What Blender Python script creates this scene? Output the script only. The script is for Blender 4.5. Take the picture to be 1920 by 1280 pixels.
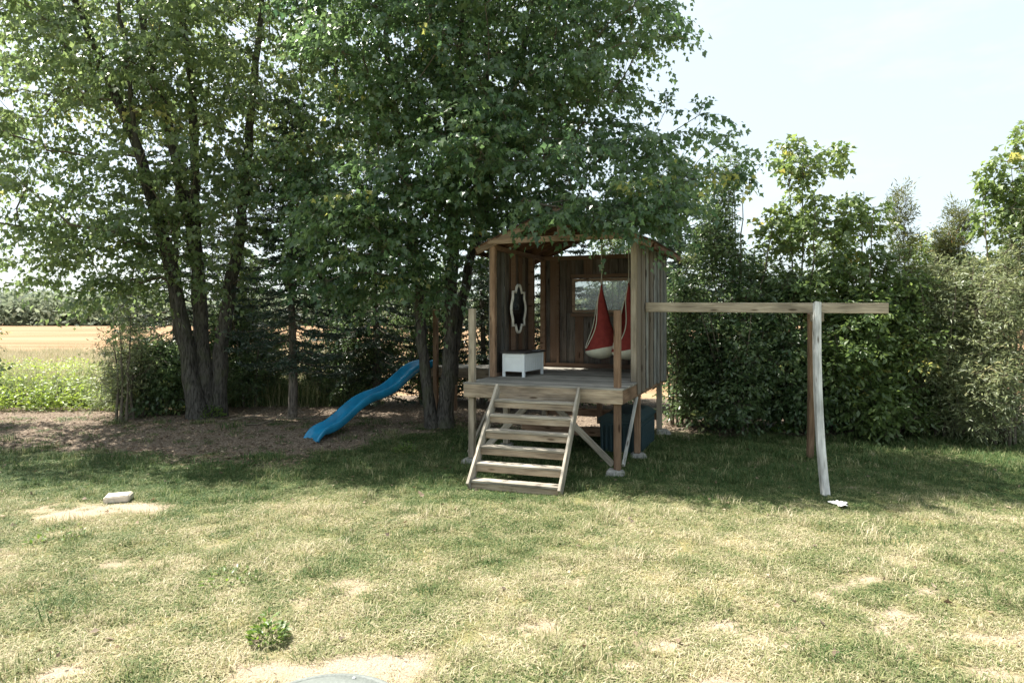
import bpy, bmesh, math, random
import numpy as np
from mathutils import Matrix, Vector
random.seed(7)
RNG = np.random.default_rng(11)
scene = bpy.context.scene
for o in list(bpy.data.objects):
    bpy.data.objects.remove(o)
COL = scene.collection

# ------------------------------------------------------------------ camera, sky, sun, exposure
HC = 2.154                      # camera height above the lawn
FPX, CX, HY = 1280.0, 960.0, 592.0
cam_d = bpy.data.cameras.new('camera'); cam = bpy.data.objects.new('camera', cam_d); COL.objects.link(cam)
cam.location = (0, 0, HC); cam.rotation_euler = (math.radians(90), 0, 0)
cam_d.sensor_width = 36; cam_d.lens = 24; cam_d.shift_y = -48/1920
cam_d.clip_start = 0.1; cam_d.clip_end = 3000
scene.camera = cam
SUN = Vector((-0.55, 0.27, 1.0)).normalized()
EL = math.asin(SUN.z); AZ = math.atan2(SUN.x, SUN.y)
world = bpy.data.worlds.new('World'); scene.world = world; world.use_nodes = True
wn = world.node_tree.nodes; wl = world.node_tree.links
sky = wn.new('ShaderNodeTexSky'); sky.sky_type = 'NISHITA'; sky.sun_disc = False
sky.sun_elevation = EL; sky.sun_rotation = AZ
sky.air_density = .8; sky.dust_density = 3.5; sky.ozone_density = 1.3; sky.altitude = 200
bg = wn['Background']; bg.inputs['Strength'].default_value = 0.092
# thin high cloud wisps mixed into the sky
tc = wn.new('ShaderNodeTexCoord'); mp = wn.new('ShaderNodeMapping'); mp.inputs['Scale'].default_value = (2.2, 2.2, 6.5)
nz = wn.new('ShaderNodeTexNoise'); nz.inputs['Scale'].default_value = 2.3; nz.inputs['Detail'].default_value = 7; nz.inputs['Roughness'].default_value = .62
cr = wn.new('ShaderNodeValToRGB'); cr.color_ramp.elements[0].position = .5; cr.color_ramp.elements[1].position = .78
cr.color_ramp.elements[0].color = (.58, .58, .58, 1); cr.color_ramp.elements[1].color = (.72, .72, .72, 1)
mixc = wn.new('ShaderNodeMixRGB'); mixc.inputs['Color2'].default_value = (4.7, 5.25, 5.2, 1)
wl.new(tc.outputs['Generated'], mp.inputs['Vector']); wl.new(mp.outputs['Vector'], nz.inputs['Vector'])
wl.new(nz.outputs['Fac'], cr.inputs['Fac']); wl.new(cr.outputs['Color'], mixc.inputs['Fac'])
wl.new(sky.outputs['Color'], mixc.inputs['Color1']); wl.new(mixc.outputs['Color'], bg.inputs['Color'])
sun_d = bpy.data.lights.new('sun', 'SUN'); sun_d.energy = 5.0; sun_d.angle = math.radians(.53); sun_d.color = (1, .95, .86)
sun = bpy.data.objects.new('sun', sun_d); COL.objects.link(sun)
sun.rotation_euler = (-SUN).to_track_quat('-Z', 'Y').to_euler(); sun.location = SUN*60
vs = scene.view_settings; vs.view_transform = 'Standard'; vs.look = 'None'; vs.gamma = 1; vs.exposure = 1.5
vs.use_curve_mapping = False
scene.cycles.max_bounces = 8; scene.cycles.transparent_max_bounces = 8
scene.cycles.use_denoising = True

# ------------------------------------------------------------------ helpers
def P(px, py, Y):
    """photo pixel at depth Y -> world point"""
    return Vector(((px-CX)/FPX*Y, Y, HC-(py-HY)/FPX*Y))
def tag(o, label=None, cat=None, group=None, kind=None):
    if label: o['label'] = label
    if cat: o['category'] = cat
    if group: o['group'] = group
    if kind: o['kind'] = kind
    return o
def empty(name, loc=(0, 0, 0), rz=0, parent=None):
    o = bpy.data.objects.new(name, None); COL.objects.link(o); o.empty_display_size = .2
    o.location = loc; o.rotation_euler = (0, 0, rz); o.parent = parent
    return o
def link(name, me, mat=None, parent=None, mx=None):
    o = bpy.data.objects.new(name, me); COL.objects.link(o)
    if mat and not me.materials: me.materials.append(mat)
    o.parent = parent
    if mx is not None: o.matrix_basis = mx
    return o
def np_mesh(name, V, F, attrs=None, smooth=False):
    V = np.asarray(V, np.float32).reshape(-1, 3)
    me = bpy.data.meshes.new(name)
    F = np.asarray(F, np.int32); k = F.shape[1]
    me.vertices.add(len(V)); me.vertices.foreach_set('co', V.ravel())
    me.loops.add(F.size); me.loops.foreach_set('vertex_index', F.ravel())
    me.polygons.add(len(F)); me.polygons.foreach_set('loop_start', np.arange(0, F.size, k, dtype=np.int32))
    if smooth: me.polygons.foreach_set('use_smooth', np.ones(len(F), bool))
    for n, a in (attrs or {}).items():
        at = me.attributes.new(n, 'FLOAT', 'POINT'); at.data.foreach_set('value', np.asarray(a, np.float32).ravel())
    me.update(calc_edges=True)
    return me
def bm_mesh(name, bm, smooth=False):
    me = bpy.data.meshes.new(name); bm.normal_update(); bm.to_mesh(me); bm.free()
    if smooth:
        for p in me.polygons: p.use_smooth = True
    return me
_box = {}
def box_mesh(L, w, t, bev=.004, jit=0.0, key=None):
    k = (round(L, 3), round(w, 3), round(t, 3), bev, jit, key)
    if k in _box: return _box[k]
    bm = bmesh.new(); bmesh.ops.create_cube(bm, size=1)
    for v in bm.verts:
        v.co = Vector((v.co.x*L, v.co.y*w, v.co.z*t)) + Vector((random.uniform(-1, 1), random.uniform(-1, 1), random.uniform(-1, 1)))*jit
    if bev: bmesh.ops.bevel(bm, geom=bm.edges[:], offset=min(bev, t*.3), segments=1, affect='EDGES')
    me = bm_mesh('board', bm); _box[k] = me
    return me
def frame(p0, p1, ydir):
    """matrix: local X from p0 to p1, local Y near ydir, origin at the middle"""
    p0, p1 = Vector(p0), Vector(p1); x = (p1-p0).normalized(); y = Vector(ydir); y = (y-x*y.dot(x)).normalized(); z = x.cross(y)
    m = Matrix((x, y, z)).transposed().to_4x4(); m.translation = (p0+p1)/2
    return m
def board(name, p0, p1, w, t, ydir, mat, parent, jit=.0015, bev=.004, share=None):
    L = (Vector(p1)-Vector(p0)).length
    me = box_mesh(L, w, t, bev, jit, (mat.name, share if share is not None else random.random()))
    return link(name, me, mat, parent, frame(p0, p1, ydir))
def tube(pts, radii, sides=6, cap=True):
    """verts, quads of a tapered tube along pts"""
    pts = np.asarray(pts, float); n = len(pts); T = np.gradient(pts, axis=0); T /= np.linalg.norm(T, axis=1)[:, None]+1e-9
    ref = np.array([.31, .11, .94]) if abs(T[0][2]) < .8 else np.array([.9, .3, .1])
    A = np.cross(T, ref); A /= np.linalg.norm(A, axis=1)[:, None]+1e-9; B = np.cross(T, A)
    a = np.linspace(0, 2*np.pi, sides, endpoint=False)
    V = pts[:, None]+np.asarray(radii)[:, None, None]*(A[:, None]*np.cos(a)[None, :, None]+B[:, None]*np.sin(a)[None, :, None])
    i = np.arange(n-1)[:, None]*sides; j = np.arange(sides)[None]; j2 = (j+1) % sides
    F = np.stack([i+j, i+j2, i+sides+j2, i+sides+j], -1).reshape(-1, 4)
    return V.reshape(-1, 3), F
class Acc:
    def __init__(s): s.V = []; s.F = []; s.n = 0
    def add(s, V, F): s.V.append(V); s.F.append(np.asarray(F)+s.n); s.n += len(V)
    def mesh(s, name, smooth=False): return np_mesh(name, np.concatenate(s.V), np.concatenate(s.F), smooth=smooth)

# ------------------------------------------------------------------ materials
def newmat(name):
    m = bpy.data.materials.new(name); m.use_nodes = True
    nt = m.node_tree; b = nt.nodes['Principled BSDF']
    return m, nt, nt.nodes, nt.links, b
def rgb(c): return (*c, 1)
def ramp(N, stops):
    r = N.new('ShaderNodeValToRGB'); e = r.color_ramp.elements
    while len(e) < len(stops): e.new(.5)
    for x, (p, c) in zip(e, stops): x.position = p; x.color = rgb(c)
    return r
def plain(name, c, rough=.6, var=.15, scale=12, bump=.1, spec=.4):
    m, nt, N, L, b = newmat(name)
    t = N.new('ShaderNodeTexCoord'); n = N.new('ShaderNodeTexNoise'); n.inputs['Scale'].default_value = scale; n.inputs['Detail'].default_value = 6
    L.new(t.outputs['Object'], n.inputs['Vector'])
    r = ramp(N, [(.3, [x*(1-var) for x in c]), (.7, [min(1, x*(1+var)) for x in c])])
    L.new(n.outputs['Fac'], r.inputs['Fac']); L.new(r.outputs['Color'], b.inputs['Base Color'])
    b.inputs['Roughness'].default_value = rough; b.inputs['Specular IOR Level'].default_value = spec
    if bump:
        bp = N.new('ShaderNodeBump'); bp.inputs['Strength'].default_value = bump; bp.inputs['Distance'].default_value = .01
        L.new(n.outputs['Fac'], bp.inputs['Height']); L.new(bp.outputs['Normal'], b.inputs['Normal'])
    return m
def wood(name, dark, mid, light, alt=None, rough=.85, knots=True, bump=.5):
    """weathered board: grain along local X, own tint per board"""
    m, nt, N, L, b = newmat(name)
    t = N.new('ShaderNodeTexCoord'); oi = N.new('ShaderNodeObjectInfo')
    mul = N.new('ShaderNodeMath'); mul.operation = 'MULTIPLY'; mul.inputs[1].default_value = 57.0
    L.new(oi.outputs['Random'], mul.inputs[0])
    add = N.new('ShaderNodeVectorMath'); add.operation = 'ADD'
    L.new(t.outputs['Object'], add.inputs[0]); L.new(mul.outputs[0], add.inputs[1])
    mp = N.new('ShaderNodeMapping'); mp.inputs['Scale'].default_value = (1.6, 34, 34); L.new(add.outputs[0], mp.inputs['Vector'])
    g = N.new('ShaderNodeTexNoise'); g.inputs['Scale'].default_value = 1.7; g.inputs['Detail'].default_value = 8; g.inputs['Roughness'].default_value = .65; g.inputs['Distortion'].default_value = .6
    L.new(mp.outputs['Vector'], g.inputs['Vector'])
    r = ramp(N, [(.28, dark), (.5, mid), (.72, light)]); L.new(g.outputs['Fac'], r.inputs['Fac'])
    # blotches of weather
    w = N.new('ShaderNodeTexNoise'); w.inputs['Scale'].default_value = 1.0; w.inputs['Detail'].default_value = 5
    mp2 = N.new('ShaderNodeMapping'); mp2.inputs['Scale'].default_value = (2.2, 9, 9); L.new(add.outputs[0], mp2.inputs['Vector']); L.new(mp2.outputs['Vector'], w.inputs['Vector'])
    rw = ramp(N, [(.32, (.55, .55, .55)), (.62, (1.1, 1.1, 1.1))]); L.new(w.outputs['Fac'], rw.inputs['Fac'])
    mx = N.new('ShaderNodeMixRGB'); mx.blend_type = 'MULTIPLY'; mx.inputs['Fac'].default_value = 1
    L.new(r.outputs['Color'], mx.inputs['Color1']); L.new(rw.outputs['Color'], mx.inputs['Color2'])
    col = mx.outputs['Color']
    if alt:
        al = N.new('ShaderNodeMixRGB'); al.inputs['Color2'].default_value = rgb(alt)
        ra = ramp(N, [(.25, (0, 0, 0)), (.9, (.75, .75, .75))]); L.new(oi.outputs['Random'], ra.inputs['Fac'])
        ml = N.new('ShaderNodeMixRGB'); ml.blend_type = 'MULTIPLY'; ml.inputs['Fac'].default_value = 1
        L.new(ra.outputs['Color'], al.inputs['Fac']); L.new(col, al.inputs['Color1']); col = al.outputs['Color']
    if knots:
        v = N.new('ShaderNodeTexVoronoi'); v.inputs['Scale'].default_value = 1
        mp3 = N.new('ShaderNodeMapping'); mp3.inputs['Scale'].default_value = (2.4, 9, 9); L.new(add.outputs[0], mp3.inputs['Vector']); L.new(mp3.outputs['Vector'], v.inputs['Vector'])
        rk = ramp(N, [(.1, (.22, .17, .13)), (.19, (1, 1, 1))]); L.new(v.outputs['Distance'], rk.inputs['Fac'])
        mk = N.new('ShaderNodeMixRGB'); mk.blend_type = 'MULTIPLY'; mk.inputs['Fac'].default_value = .85
        L.new(col, mk.inputs['Color1']); L.new(rk.outputs['Color'], mk.inputs['Color2']); col = mk.outputs['Color']
    hs = N.new('ShaderNodeHueSaturation'); L.new(col, hs.inputs['Color'])
    mr = N.new('ShaderNodeMapRange'); mr.inputs['To Min'].default_value = .72; mr.inputs['To Max'].default_value = 1.25
    wv = N.new('ShaderNodeTexWhiteNoise'); wv.noise_dimensions = '1D'; L.new(mul.outputs[0], wv.inputs['W']); L.new(wv.outputs['Value'], mr.inputs['Value'])
    L.new(mr.outputs[0], hs.inputs['Value'])
    L.new(hs.outputs['Color'], b.inputs['Base Color']); b.inputs['Roughness'].default_value = rough; b.inputs['Specular IOR Level'].default_value = .25
    bp = N.new('ShaderNodeBump'); bp.inputs['Strength'].default_value = bump; bp.inputs['Distance'].default_value = .004
    L.new(g.outputs['Fac'], bp.inputs['Height']); L.new(bp.outputs['Normal'], b.inputs['Normal'])
    return m
def leaf_mat(name, c_dark, c_light, c_young=None, trans=.4, rough=.45, young_at=.86):
    m, nt, N, L, b = newmat(name)
    a = N.new('ShaderNodeAttribute'); a.attribute_name = 'v'
    st = [(0, c_dark), (.75, c_light)]
    if c_young: st += [(young_at, c_light), (1, c_young)]
    r = ramp(N, st); L.new(a.outputs['Fac'], r.inputs['Fac'])
    L.new(r.outputs['Color'], b.inputs['Base Color']); b.inputs['Roughness'].default_value = rough; b.inputs['Specular IOR Level'].default_value = .7
    tr = N.new('ShaderNodeBsdfTranslucent'); hs = N.new('ShaderNodeHueSaturation'); hs.inputs['Value'].default_value = 2.0; hs.inputs['Hue'].default_value = .485; hs.inputs['Saturation'].default_value = 1.1
    L.new(r.outputs['Color'], hs.inputs['Color']); L.new(hs.outputs['Color'], tr.inputs['Color'])
    mx = N.new('ShaderNodeMixShader'); mx.inputs['Fac'].default_value = trans
    L.new(b.outputs[0], mx.inputs[1]); L.new(tr.outputs[0], mx.inputs[2]); L.new(mx.outputs[0], N['Material Output'].inputs['Surface'])
    return m
def bark(name, c1, c2, sc=1.0):
    m, nt, N, L, b = newmat(name)
    t = N.new('ShaderNodeTexCoord'); mp = N.new('ShaderNodeMapping'); mp.inputs['Scale'].default_value = (26*sc, 26*sc, 5*sc)
    L.new(t.outputs['Object'], mp.inputs['Vector'])
    n = N.new('ShaderNodeTexNoise'); n.inputs['Scale'].default_value = 1.2; n.inputs['Detail'].default_value = 7; n.inputs['Distortion'].default_value = .8
    L.new(mp.outputs['Vector'], n.inputs['Vector'])
    r = ramp(N, [(.33, c1), (.66, c2)]); L.new(n.outputs['Fac'], r.inputs['Fac'])
    n2 = N.new('ShaderNodeTexNoise'); n2.inputs['Scale'].default_value = 3; L.new(t.outputs['Object'], n2.inputs['Vector'])
    mo = N.new('ShaderNodeMixRGB'); mo.inputs['Color2'].default_value = (.09, .1, .055, 1); r2 = ramp(N, [(.5, (0, 0, 0)), (.75, (.6, .6, .6))]); L.new(n2.outputs['Fac'], r2.inputs['Fac'])
    L.new(r2.outputs['Color'], mo.inputs['Fac']); L.new(r.outputs['Color'], mo.inputs['Color1']); L.new(mo.outputs['Color'], b.inputs['Base Color'])
    b.inputs['Roughness'].default_value = .95; b.inputs['Specular IOR Level'].default_value = .15
    bp = N.new('ShaderNodeBump'); bp.inputs['Strength'].default_value = 1; bp.inputs['Distance'].default_value = .03
    L.new(n.outputs['Fac'], bp.inputs['Height']); L.new(bp.outputs['Normal'], b.inputs['Normal'])
    return m
M = {}
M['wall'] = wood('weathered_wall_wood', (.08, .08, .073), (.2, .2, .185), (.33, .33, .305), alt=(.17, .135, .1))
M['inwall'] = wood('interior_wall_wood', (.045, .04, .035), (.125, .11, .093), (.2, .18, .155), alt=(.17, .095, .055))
M['deck'] = wood('grey_deck_wood', (.17, .155, .13), (.31, .29, .25), (.42, .4, .35))
M['rim'] = wood('rim_wood', (.17, .125, .085), (.31, .245, .175), (.41, .34, .255))
M['post'] = wood('brown_post_wood', (.15, .085, .05), (.26, .165, .105), (.35, .24, .16))
M['gpost'] = wood('greyed_post_wood', (.19, .155, .115), (.33, .28, .21), (.43, .375, .295))
M['stair'] = wood('stair_wood', (.22, .19, .15), (.38, .34, .275), (.5, .455, .385))
M['roofwood'] = wood('red_brown_roof_wood', (.06, .034, .022), (.15, .082, .054), (.22, .135, .09))
M['trim'] = wood('gable_trim_wood', (.15, .1, .065), (.28, .2, .14), (.37, .29, .215))
M['leg'] = wood('silvered_leg_wood', (.24, .235, .21), (.45, .45, .42), (.56, .56, .53))
M['bark'] = bark('maple_bark', (.024, .022, .019), (.11, .102, .09))
M['cbark'] = bark('conifer_bark', (.05, .042, .036), (.19, .165, .14))
M['twig'] = plain('twig_bark', (.12, .1, .075), .9, .3, 30, 0)
M['maple'] = leaf_mat('maple_leaf', (.052, .096, .044), (.155, .208, .088), (.4, .4, .16), .52, .3)
M['maple_dark'] = leaf_mat('maple_leaf_dark', (.038, .086, .042), (.115, .18, .075), (.34, .36, .12), .48, .3, young_at=.93)
M['spruce'] = leaf_mat('spruce_needle', (.012, .03, .018), (.035, .062, .034), None, .12, .5)
M['pine'] = leaf_mat('pine_needle', (.035, .07, .05), (.08, .125, .085), None, .2, .5)
M['shrub'] = leaf_mat('shrub_leaf', (.03, .068, .032), (.13, .185, .08), (.3, .33, .13), .45, .35)
M['sapling'] = leaf_mat('sapling_leaf', (.055, .1, .035), (.15, .21, .07), (.38, .36, .11), .45)
M['cedar'] = leaf_mat('cedar_leaf', (.05, .07, .025), (.13, .15, .055), (.3, .2, .08), .3, .5)
M['willow'] = leaf_mat('pale_leaf', (.085, .12, .06), (.24, .27, .14), (.42, .4, .22), .4)
M['weed'] = leaf_mat('weed_leaf', (.09, .15, .03), (.24, .32, .07), (.42, .42, .14), .42)
M['clump'] = leaf_mat('lawn_weed_leaf', (.05, .1, .022), (.13, .2, .045), None, .4)
M['litter'] = leaf_mat('leaf_litter', (.08, .055, .035), (.25, .18, .115), (.45, .36, .25), .1, .8)
M['farleaf_hazed'] = leaf_mat('hazed_far_leaf', (.09, .12, .085), (.2, .235, .16), None, .35, .8)  # leaf colour lightened to stand in for distance haze
M['concrete'] = plain('concrete', (.3, .29, .265), .9, .3, 18, .5)
M['paver'] = plain('paver_stone', (.55, .5, .42), .9, .15, 25, .5)
M['chest'] = plain('white_chest_paint', (.74, .78, .78), .5, .05, 6, .03)
M['lid'] = plain('dark_lid_stain', (.03, .027, .026), .45, .3, 10, .05)
M['mirror_frame'] = plain('mirror_frame_paint', (.74, .72, .66), .5, .08, 9, .05)
M['red'] = plain('red_canvas', (.22, .036, .029), .9, .15, 14, .15, .2)
M['cream'] = plain('cream_canvas', (.62, .6, .47), .9, .08, 14, .15, .2)
M['rope'] = plain('rope', (.45, .42, .34), .9, .2, 60, .2)
M['deckbox'] = plain('dark_teal_plastic', (.02, .046, .054), .5, .15, 5, .03)
M['steel'] = plain('galvanised_steel', (.33, .34, .34), .5, .2, 30, .1)
M['felt'] = plain('roofing_felt', (.06, .055, .05), .95, .3, 40, .4)
M['rag'] = plain('white_rag', (.8, .79, .76), .9, .06, 20, .2)
M['blue'] = plain('blue_slide_plastic', (.014, .2, .37), .25, .22, 5, .02, .45)
def mk_mirror():
    m, nt, N, L, b = newmat('mirror_glass'); b.inputs['Base Color'].default_value = (.006, .007, .008, 1); b.inputs['Metallic'].default_value = 0
    b.inputs['Roughness'].default_value = .12; b.inputs['Specular IOR Level'].default_value = .2
    return m
M['mirror'] = mk_mirror()
def mk_glass():
    m, nt, N, L, b = newmat('dusty_window_glass')
    tr = N.new('ShaderNodeBsdfTransparent'); tr.inputs['Color'].default_value = (.86, .9, .9, 1)
    gl = N.new('ShaderNodeBsdfGlossy'); gl.inputs['Roughness'].default_value = .05
    df = N.new('ShaderNodeBsdfTranslucent'); df.inputs['Color'].default_value = (.55, .58, .57, 1)
    fr = N.new('ShaderNodeFresnel'); fr.inputs['IOR'].default_value = 1.5
    m1 = N.new('ShaderNodeMixShader'); L.new(fr.outputs[0], m1.inputs[0]); L.new(tr.outputs[0], m1.inputs[1]); L.new(gl.outputs[0], m1.inputs[2])
    t = N.new('ShaderNodeTexCoord'); n = N.new('ShaderNodeTexNoise'); n.inputs['Scale'].default_value = 7; L.new(t.outputs['Object'], n.inputs['Vector'])
    r = ramp(N, [(.35, (.12, .12, .12)), (.7, (.34, .34, .34))]); L.new(n.outputs['Fac'], r.inputs['Fac'])
    m2 = N.new('ShaderNodeMixShader'); L.new(r.outputs['Color'], m2.inputs[0]); L.new(m1.outputs[0], m2.inputs[1]); L.new(df.outputs[0], m2.inputs[2])
    L.new(m2.outputs[0], N['Material Output'].inputs['Surface'])
    return m
M['glass'] = mk_glass()
def mk_septic():
    m, nt, N, L, b = newmat('pale_green_lid_plastic')
    t = N.new('ShaderNodeTexCoord'); w1 = N.new('ShaderNodeTexVoronoi'); w1.inputs['Scale'].default_value = 42
    L.new(t.outputs['Object'], w1.inputs['Vector'])
    n = N.new('ShaderNodeTexNoise'); n.inputs['Scale'].default_value = 5; n.inputs['Detail'].default_value = 5; L.new(t.outputs['Object'], n.inputs['Vector'])
    r = ramp(N, [(.3, (.115, .13, .12)), (.7, (.175, .195, .18))]); L.new(n.outputs['Fac'], r.inputs['Fac']); L.new(r.outputs['Color'], b.inputs['Base Color'])
    bp = N.new('ShaderNodeBump'); bp.inputs['Strength'].default_value = .5; bp.inputs['Distance'].default_value = .006; L.new(w1.outputs['Distance'], bp.inputs['Height']); L.new(bp.outputs['Normal'], b.inputs['Normal'])
    b.inputs['Roughness'].default_value = .7
    return m
M['septic'] = mk_septic()

# ------------------------------------------------------------------ ground
def sm(a, b, x): t = np.clip((x-a)/(b-a), 0, 1); return t*t*(3-2*t)
def ground_z(X, Y):
    X = np.asarray(X, float); Y = np.asarray(Y, float)
    m = .17*sm(10.6, 12.3, Y)*(1-sm(-1.2, .2, X))
    m = m+.1*sm(11.2, 12.6, Y)*sm(.2, 1.6, X)
    m = m*(1-.6*sm(17, 30, Y))
    n = .012*np.sin(X*1.7+Y*.9)*np.sin(Y*1.3-X*.6)+.008*np.sin(X*4.1+1.3)*np.sin(Y*3.7)
    return m+n*(1-sm(14, 25, Y))
def gz(x, y): return float(ground_z(x, y))
def vnoise(x, y, seed=0):
    """smooth value noise 0..1"""
    r = np.random.default_rng(seed).random((64, 64)); xi = np.floor(x).astype(int); yi = np.floor(y).astype(int)
    fx = x-xi; fy = y-yi; fx = fx*fx*(3-2*fx); fy = fy*fy*(3-2*fy)
    g = lambda a, b: r[a % 64, b % 64]
    return (g(xi, yi)*(1-fx)+g(xi+1, yi)*fx)*(1-fy)+(g(xi, yi+1)*(1-fx)+g(xi+1, yi+1)*fx)*fy
def fnoise(x, y, seed=0):
    return .5*vnoise(x, y, seed)+.3*vnoise(x*2.1+7, y*2.1+3, seed+1)+.2*vnoise(x*4.3, y*4.3+9, seed+2)
# bare patches seen in the photograph (pixel, pixel, half width in m, half depth in m)
BARE = [(195, 955, .75, .42), (232, 1178, .14, .1), (985, 1178, .28, .2), (1530, 1112, .16, .1), (1690, 1155, .22, .12), (1640, 1090, .14, .1), (1735, 1110, .2, .09), (1340, 1165, .2, .13), (1430, 1200, .14, .1), (1560, 1265, .2, .1), (1700, 1215, .24, .1), (1860, 1265, .2, .12), (1600, 915, .22, .12), (640, 1250, .75, .26), (100, 1260, .2, .15), (1490, 1180, .15, .1), (330, 1050, .12, .08), (1240, 1210, .18, .08), (1080, 1090, .16, .08), (1340, 1300, .3, .2), (560, 1130, .12, .07), (900, 1040, .15, .06), (1660, 1180, .3, .15), (760, 1120, .12, .06), (1180, 1250, .14, .07)]
BW = []
for px, py, a, b_ in BARE:
    Y = HC*FPX/(py-HY); BW.append(((px-CX)/FPX*Y, Y, a, b_))
def bare_at(X, Y):
    wob = (fnoise(X*3+20, Y*3+20, 40)-.5)*1.3
    v = np.zeros_like(X)
    for x, y, a, b_ in BW:
        d = np.sqrt(((X-x)/a)**2+((Y-y)/b_)**2)+wob; v = np.maximum(v, 1-sm(.55, 1.2, d))
    g = fnoise(X*1.5, Y*2.2, 50); near = 1-sm(5.5, 8.0, Y)
    v = np.maximum(v, sm(.63, .78, g)*near*.8)
    return np.clip(v, 0, 1)
def mulch_edge(X):
    """depth where the lawn ends and the bed under the trees begins"""
    e = 10.75-.16*np.clip(X+8, 0, 5)+2.2*sm(-3.6, -1.4, X)
    return e
def mulch_at(X, Y):
    e = mulch_edge(X)+(fnoise(X*1.6, Y*1.6, 60)-.5)*1.6
    return sm(-.35, .35, Y-e)
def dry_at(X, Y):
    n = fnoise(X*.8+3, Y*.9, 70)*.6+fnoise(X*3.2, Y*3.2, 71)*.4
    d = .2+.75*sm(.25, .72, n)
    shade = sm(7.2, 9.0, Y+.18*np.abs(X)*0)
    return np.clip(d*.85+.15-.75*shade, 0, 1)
xs = np.concatenate([-np.geomspace(900, 13, 22), np.arange(-12.6, 12.61, .14), np.geomspace(13, 900, 22)])
ys1 = np.concatenate([[-30, -10, -3, 1.5], np.arange(2.5, 17.01, .14)])
ys2 = np.concatenate([[ys1[-1]], np.geomspace(17.6, 1500, 46)])
def sheet(ys):
    X, Y = np.meshgrid(xs, ys); Z = ground_z(X, Y)
    V = np.stack([X, Y, Z], -1).reshape(-1, 3); nx = len(xs); i = np.arange(len(ys)-1)[:, None]*nx+np.arange(nx-1)[None]
    F = np.stack([i, i+1, i+nx+1, i+nx], -1).reshape(-1, 4)
    return V, F
def mk_ground(name, kind):
    m, nt, N, L, b = newmat(name)
    g = N.new('ShaderNodeNewGeometry')
    def noise(s, d=6, sc=(1, 1, 1), r=.6):
        mp = N.new('ShaderNodeMapping'); mp.inputs['Scale'].default_value = sc; L.new(g.outputs['Position'], mp.inputs['Vector'])
        n = N.new('ShaderNodeTexNoise'); n.inputs['Scale'].default_value = s; n.inputs['Detail'].default_value = d; n.inputs['Roughness'].default_value = r; L.new(mp.outputs['Vector'], n.inputs['Vector']); return n
    def mix(a, c, f):
        x = N.new('ShaderNodeMixRGB'); L.new(f, x.inputs['Fac']); L.new(a, x.inputs['Color1']); L.new(c, x.inputs['Color2']); return x.outputs['Color']
    if kind == 'lawn':
        n1 = noise(38, 8); n2 = noise(9, 5); n3 = noise(120, 4)
        grass = ramp(N, [(.3, (.15, .13, .06)), (.55, (.27, .23, .11)), (.75, (.4, .33, .18))]); L.new(n1.outputs['Fac'], grass.inputs['Fac'])
        soil = ramp(N, [(.3, (.17, .125, .09)), (.48, (.36, .285, .215)), (.75, (.5, .41, .32))]); L.new(n3.outputs['Fac'], soil.inputs['Fac'])
        mul = ramp(N, [(.3, (.05, .038, .028)), (.5, (.17, .132, .1)), (.7, (.36, .295, .23))]); L.new(n1.outputs['Fac'], mul.inputs['Fac'])
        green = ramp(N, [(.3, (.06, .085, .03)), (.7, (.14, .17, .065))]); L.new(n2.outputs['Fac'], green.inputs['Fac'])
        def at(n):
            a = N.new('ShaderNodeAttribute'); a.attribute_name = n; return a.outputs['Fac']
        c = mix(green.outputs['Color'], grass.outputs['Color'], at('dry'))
        c = mix(c, soil.outputs['Color'], at('bare')); c = mix(c, mul.outputs['Color'], at('mulch'))
        bs, hn = .9, n1
    else:
        n1 = noise(.35, 6, (.25, 1.6, 1)); n2 = noise(14, 6, (.6, 1.2, 1)); n3 = noise(.05, 3, (.3, 2.2, 1))
        st = ramp(N, [(.3, (.2, .12, .068)), (.5, (.27, .17, .098)), (.72, (.36, .245, .15))]); L.new(n1.outputs['Fac'], st.inputs['Fac'])
        sp = ramp(N, [(.32, (.5, .47, .43)), (.62, (1.15, 1.15, 1.12))]); L.new(n2.outputs['Fac'], sp.inputs['Fac'])
        x = N.new('ShaderNodeMixRGB'); x.blend_type = 'MULTIPLY'; x.inputs['Fac'].default_value = 1; L.new(st.outputs['Color'], x.inputs['Color1']); L.new(sp.outputs['Color'], x.inputs['Color2'])
        c2 = N.new('ShaderNodeRGB'); c2.outputs[0].default_value = (.33, .225, .14, 1)
        rr = ramp(N, [(.45, (0, 0, 0)), (.6, (.8, .8, .8))]); L.new(n3.outputs['Fac'], rr.inputs['Fac'])
        c = mix(x.outputs['Color'], c2.outputs[0], rr.outputs['Color']); bs, hn = .8, n2
    L.new(c, b.inputs['Base Color']); b.inputs['Roughness'].default_value = 1; b.inputs['Specular IOR Level'].default_value = .1
    bp = N.new('ShaderNodeBump'); bp.inputs['Strength'].default_value = bs; bp.inputs['Distance'].default_value = .03; L.new(hn.outputs['Fac'], bp.inputs['Height']); L.new(bp.outputs['Normal'], b.inputs['Normal'])
    return m
V, F = sheet(ys1)
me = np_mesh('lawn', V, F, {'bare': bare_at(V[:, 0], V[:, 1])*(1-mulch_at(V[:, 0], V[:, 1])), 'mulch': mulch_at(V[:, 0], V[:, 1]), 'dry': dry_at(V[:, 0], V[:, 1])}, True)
tag(link('ground', me, mk_ground('lawn_soil', 'lawn')), kind='structure')
V, F = sheet(ys2)
tag(link('field', np_mesh('field', V, F, None, True), mk_ground('stubble_field', 'field')), kind='structure')

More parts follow.
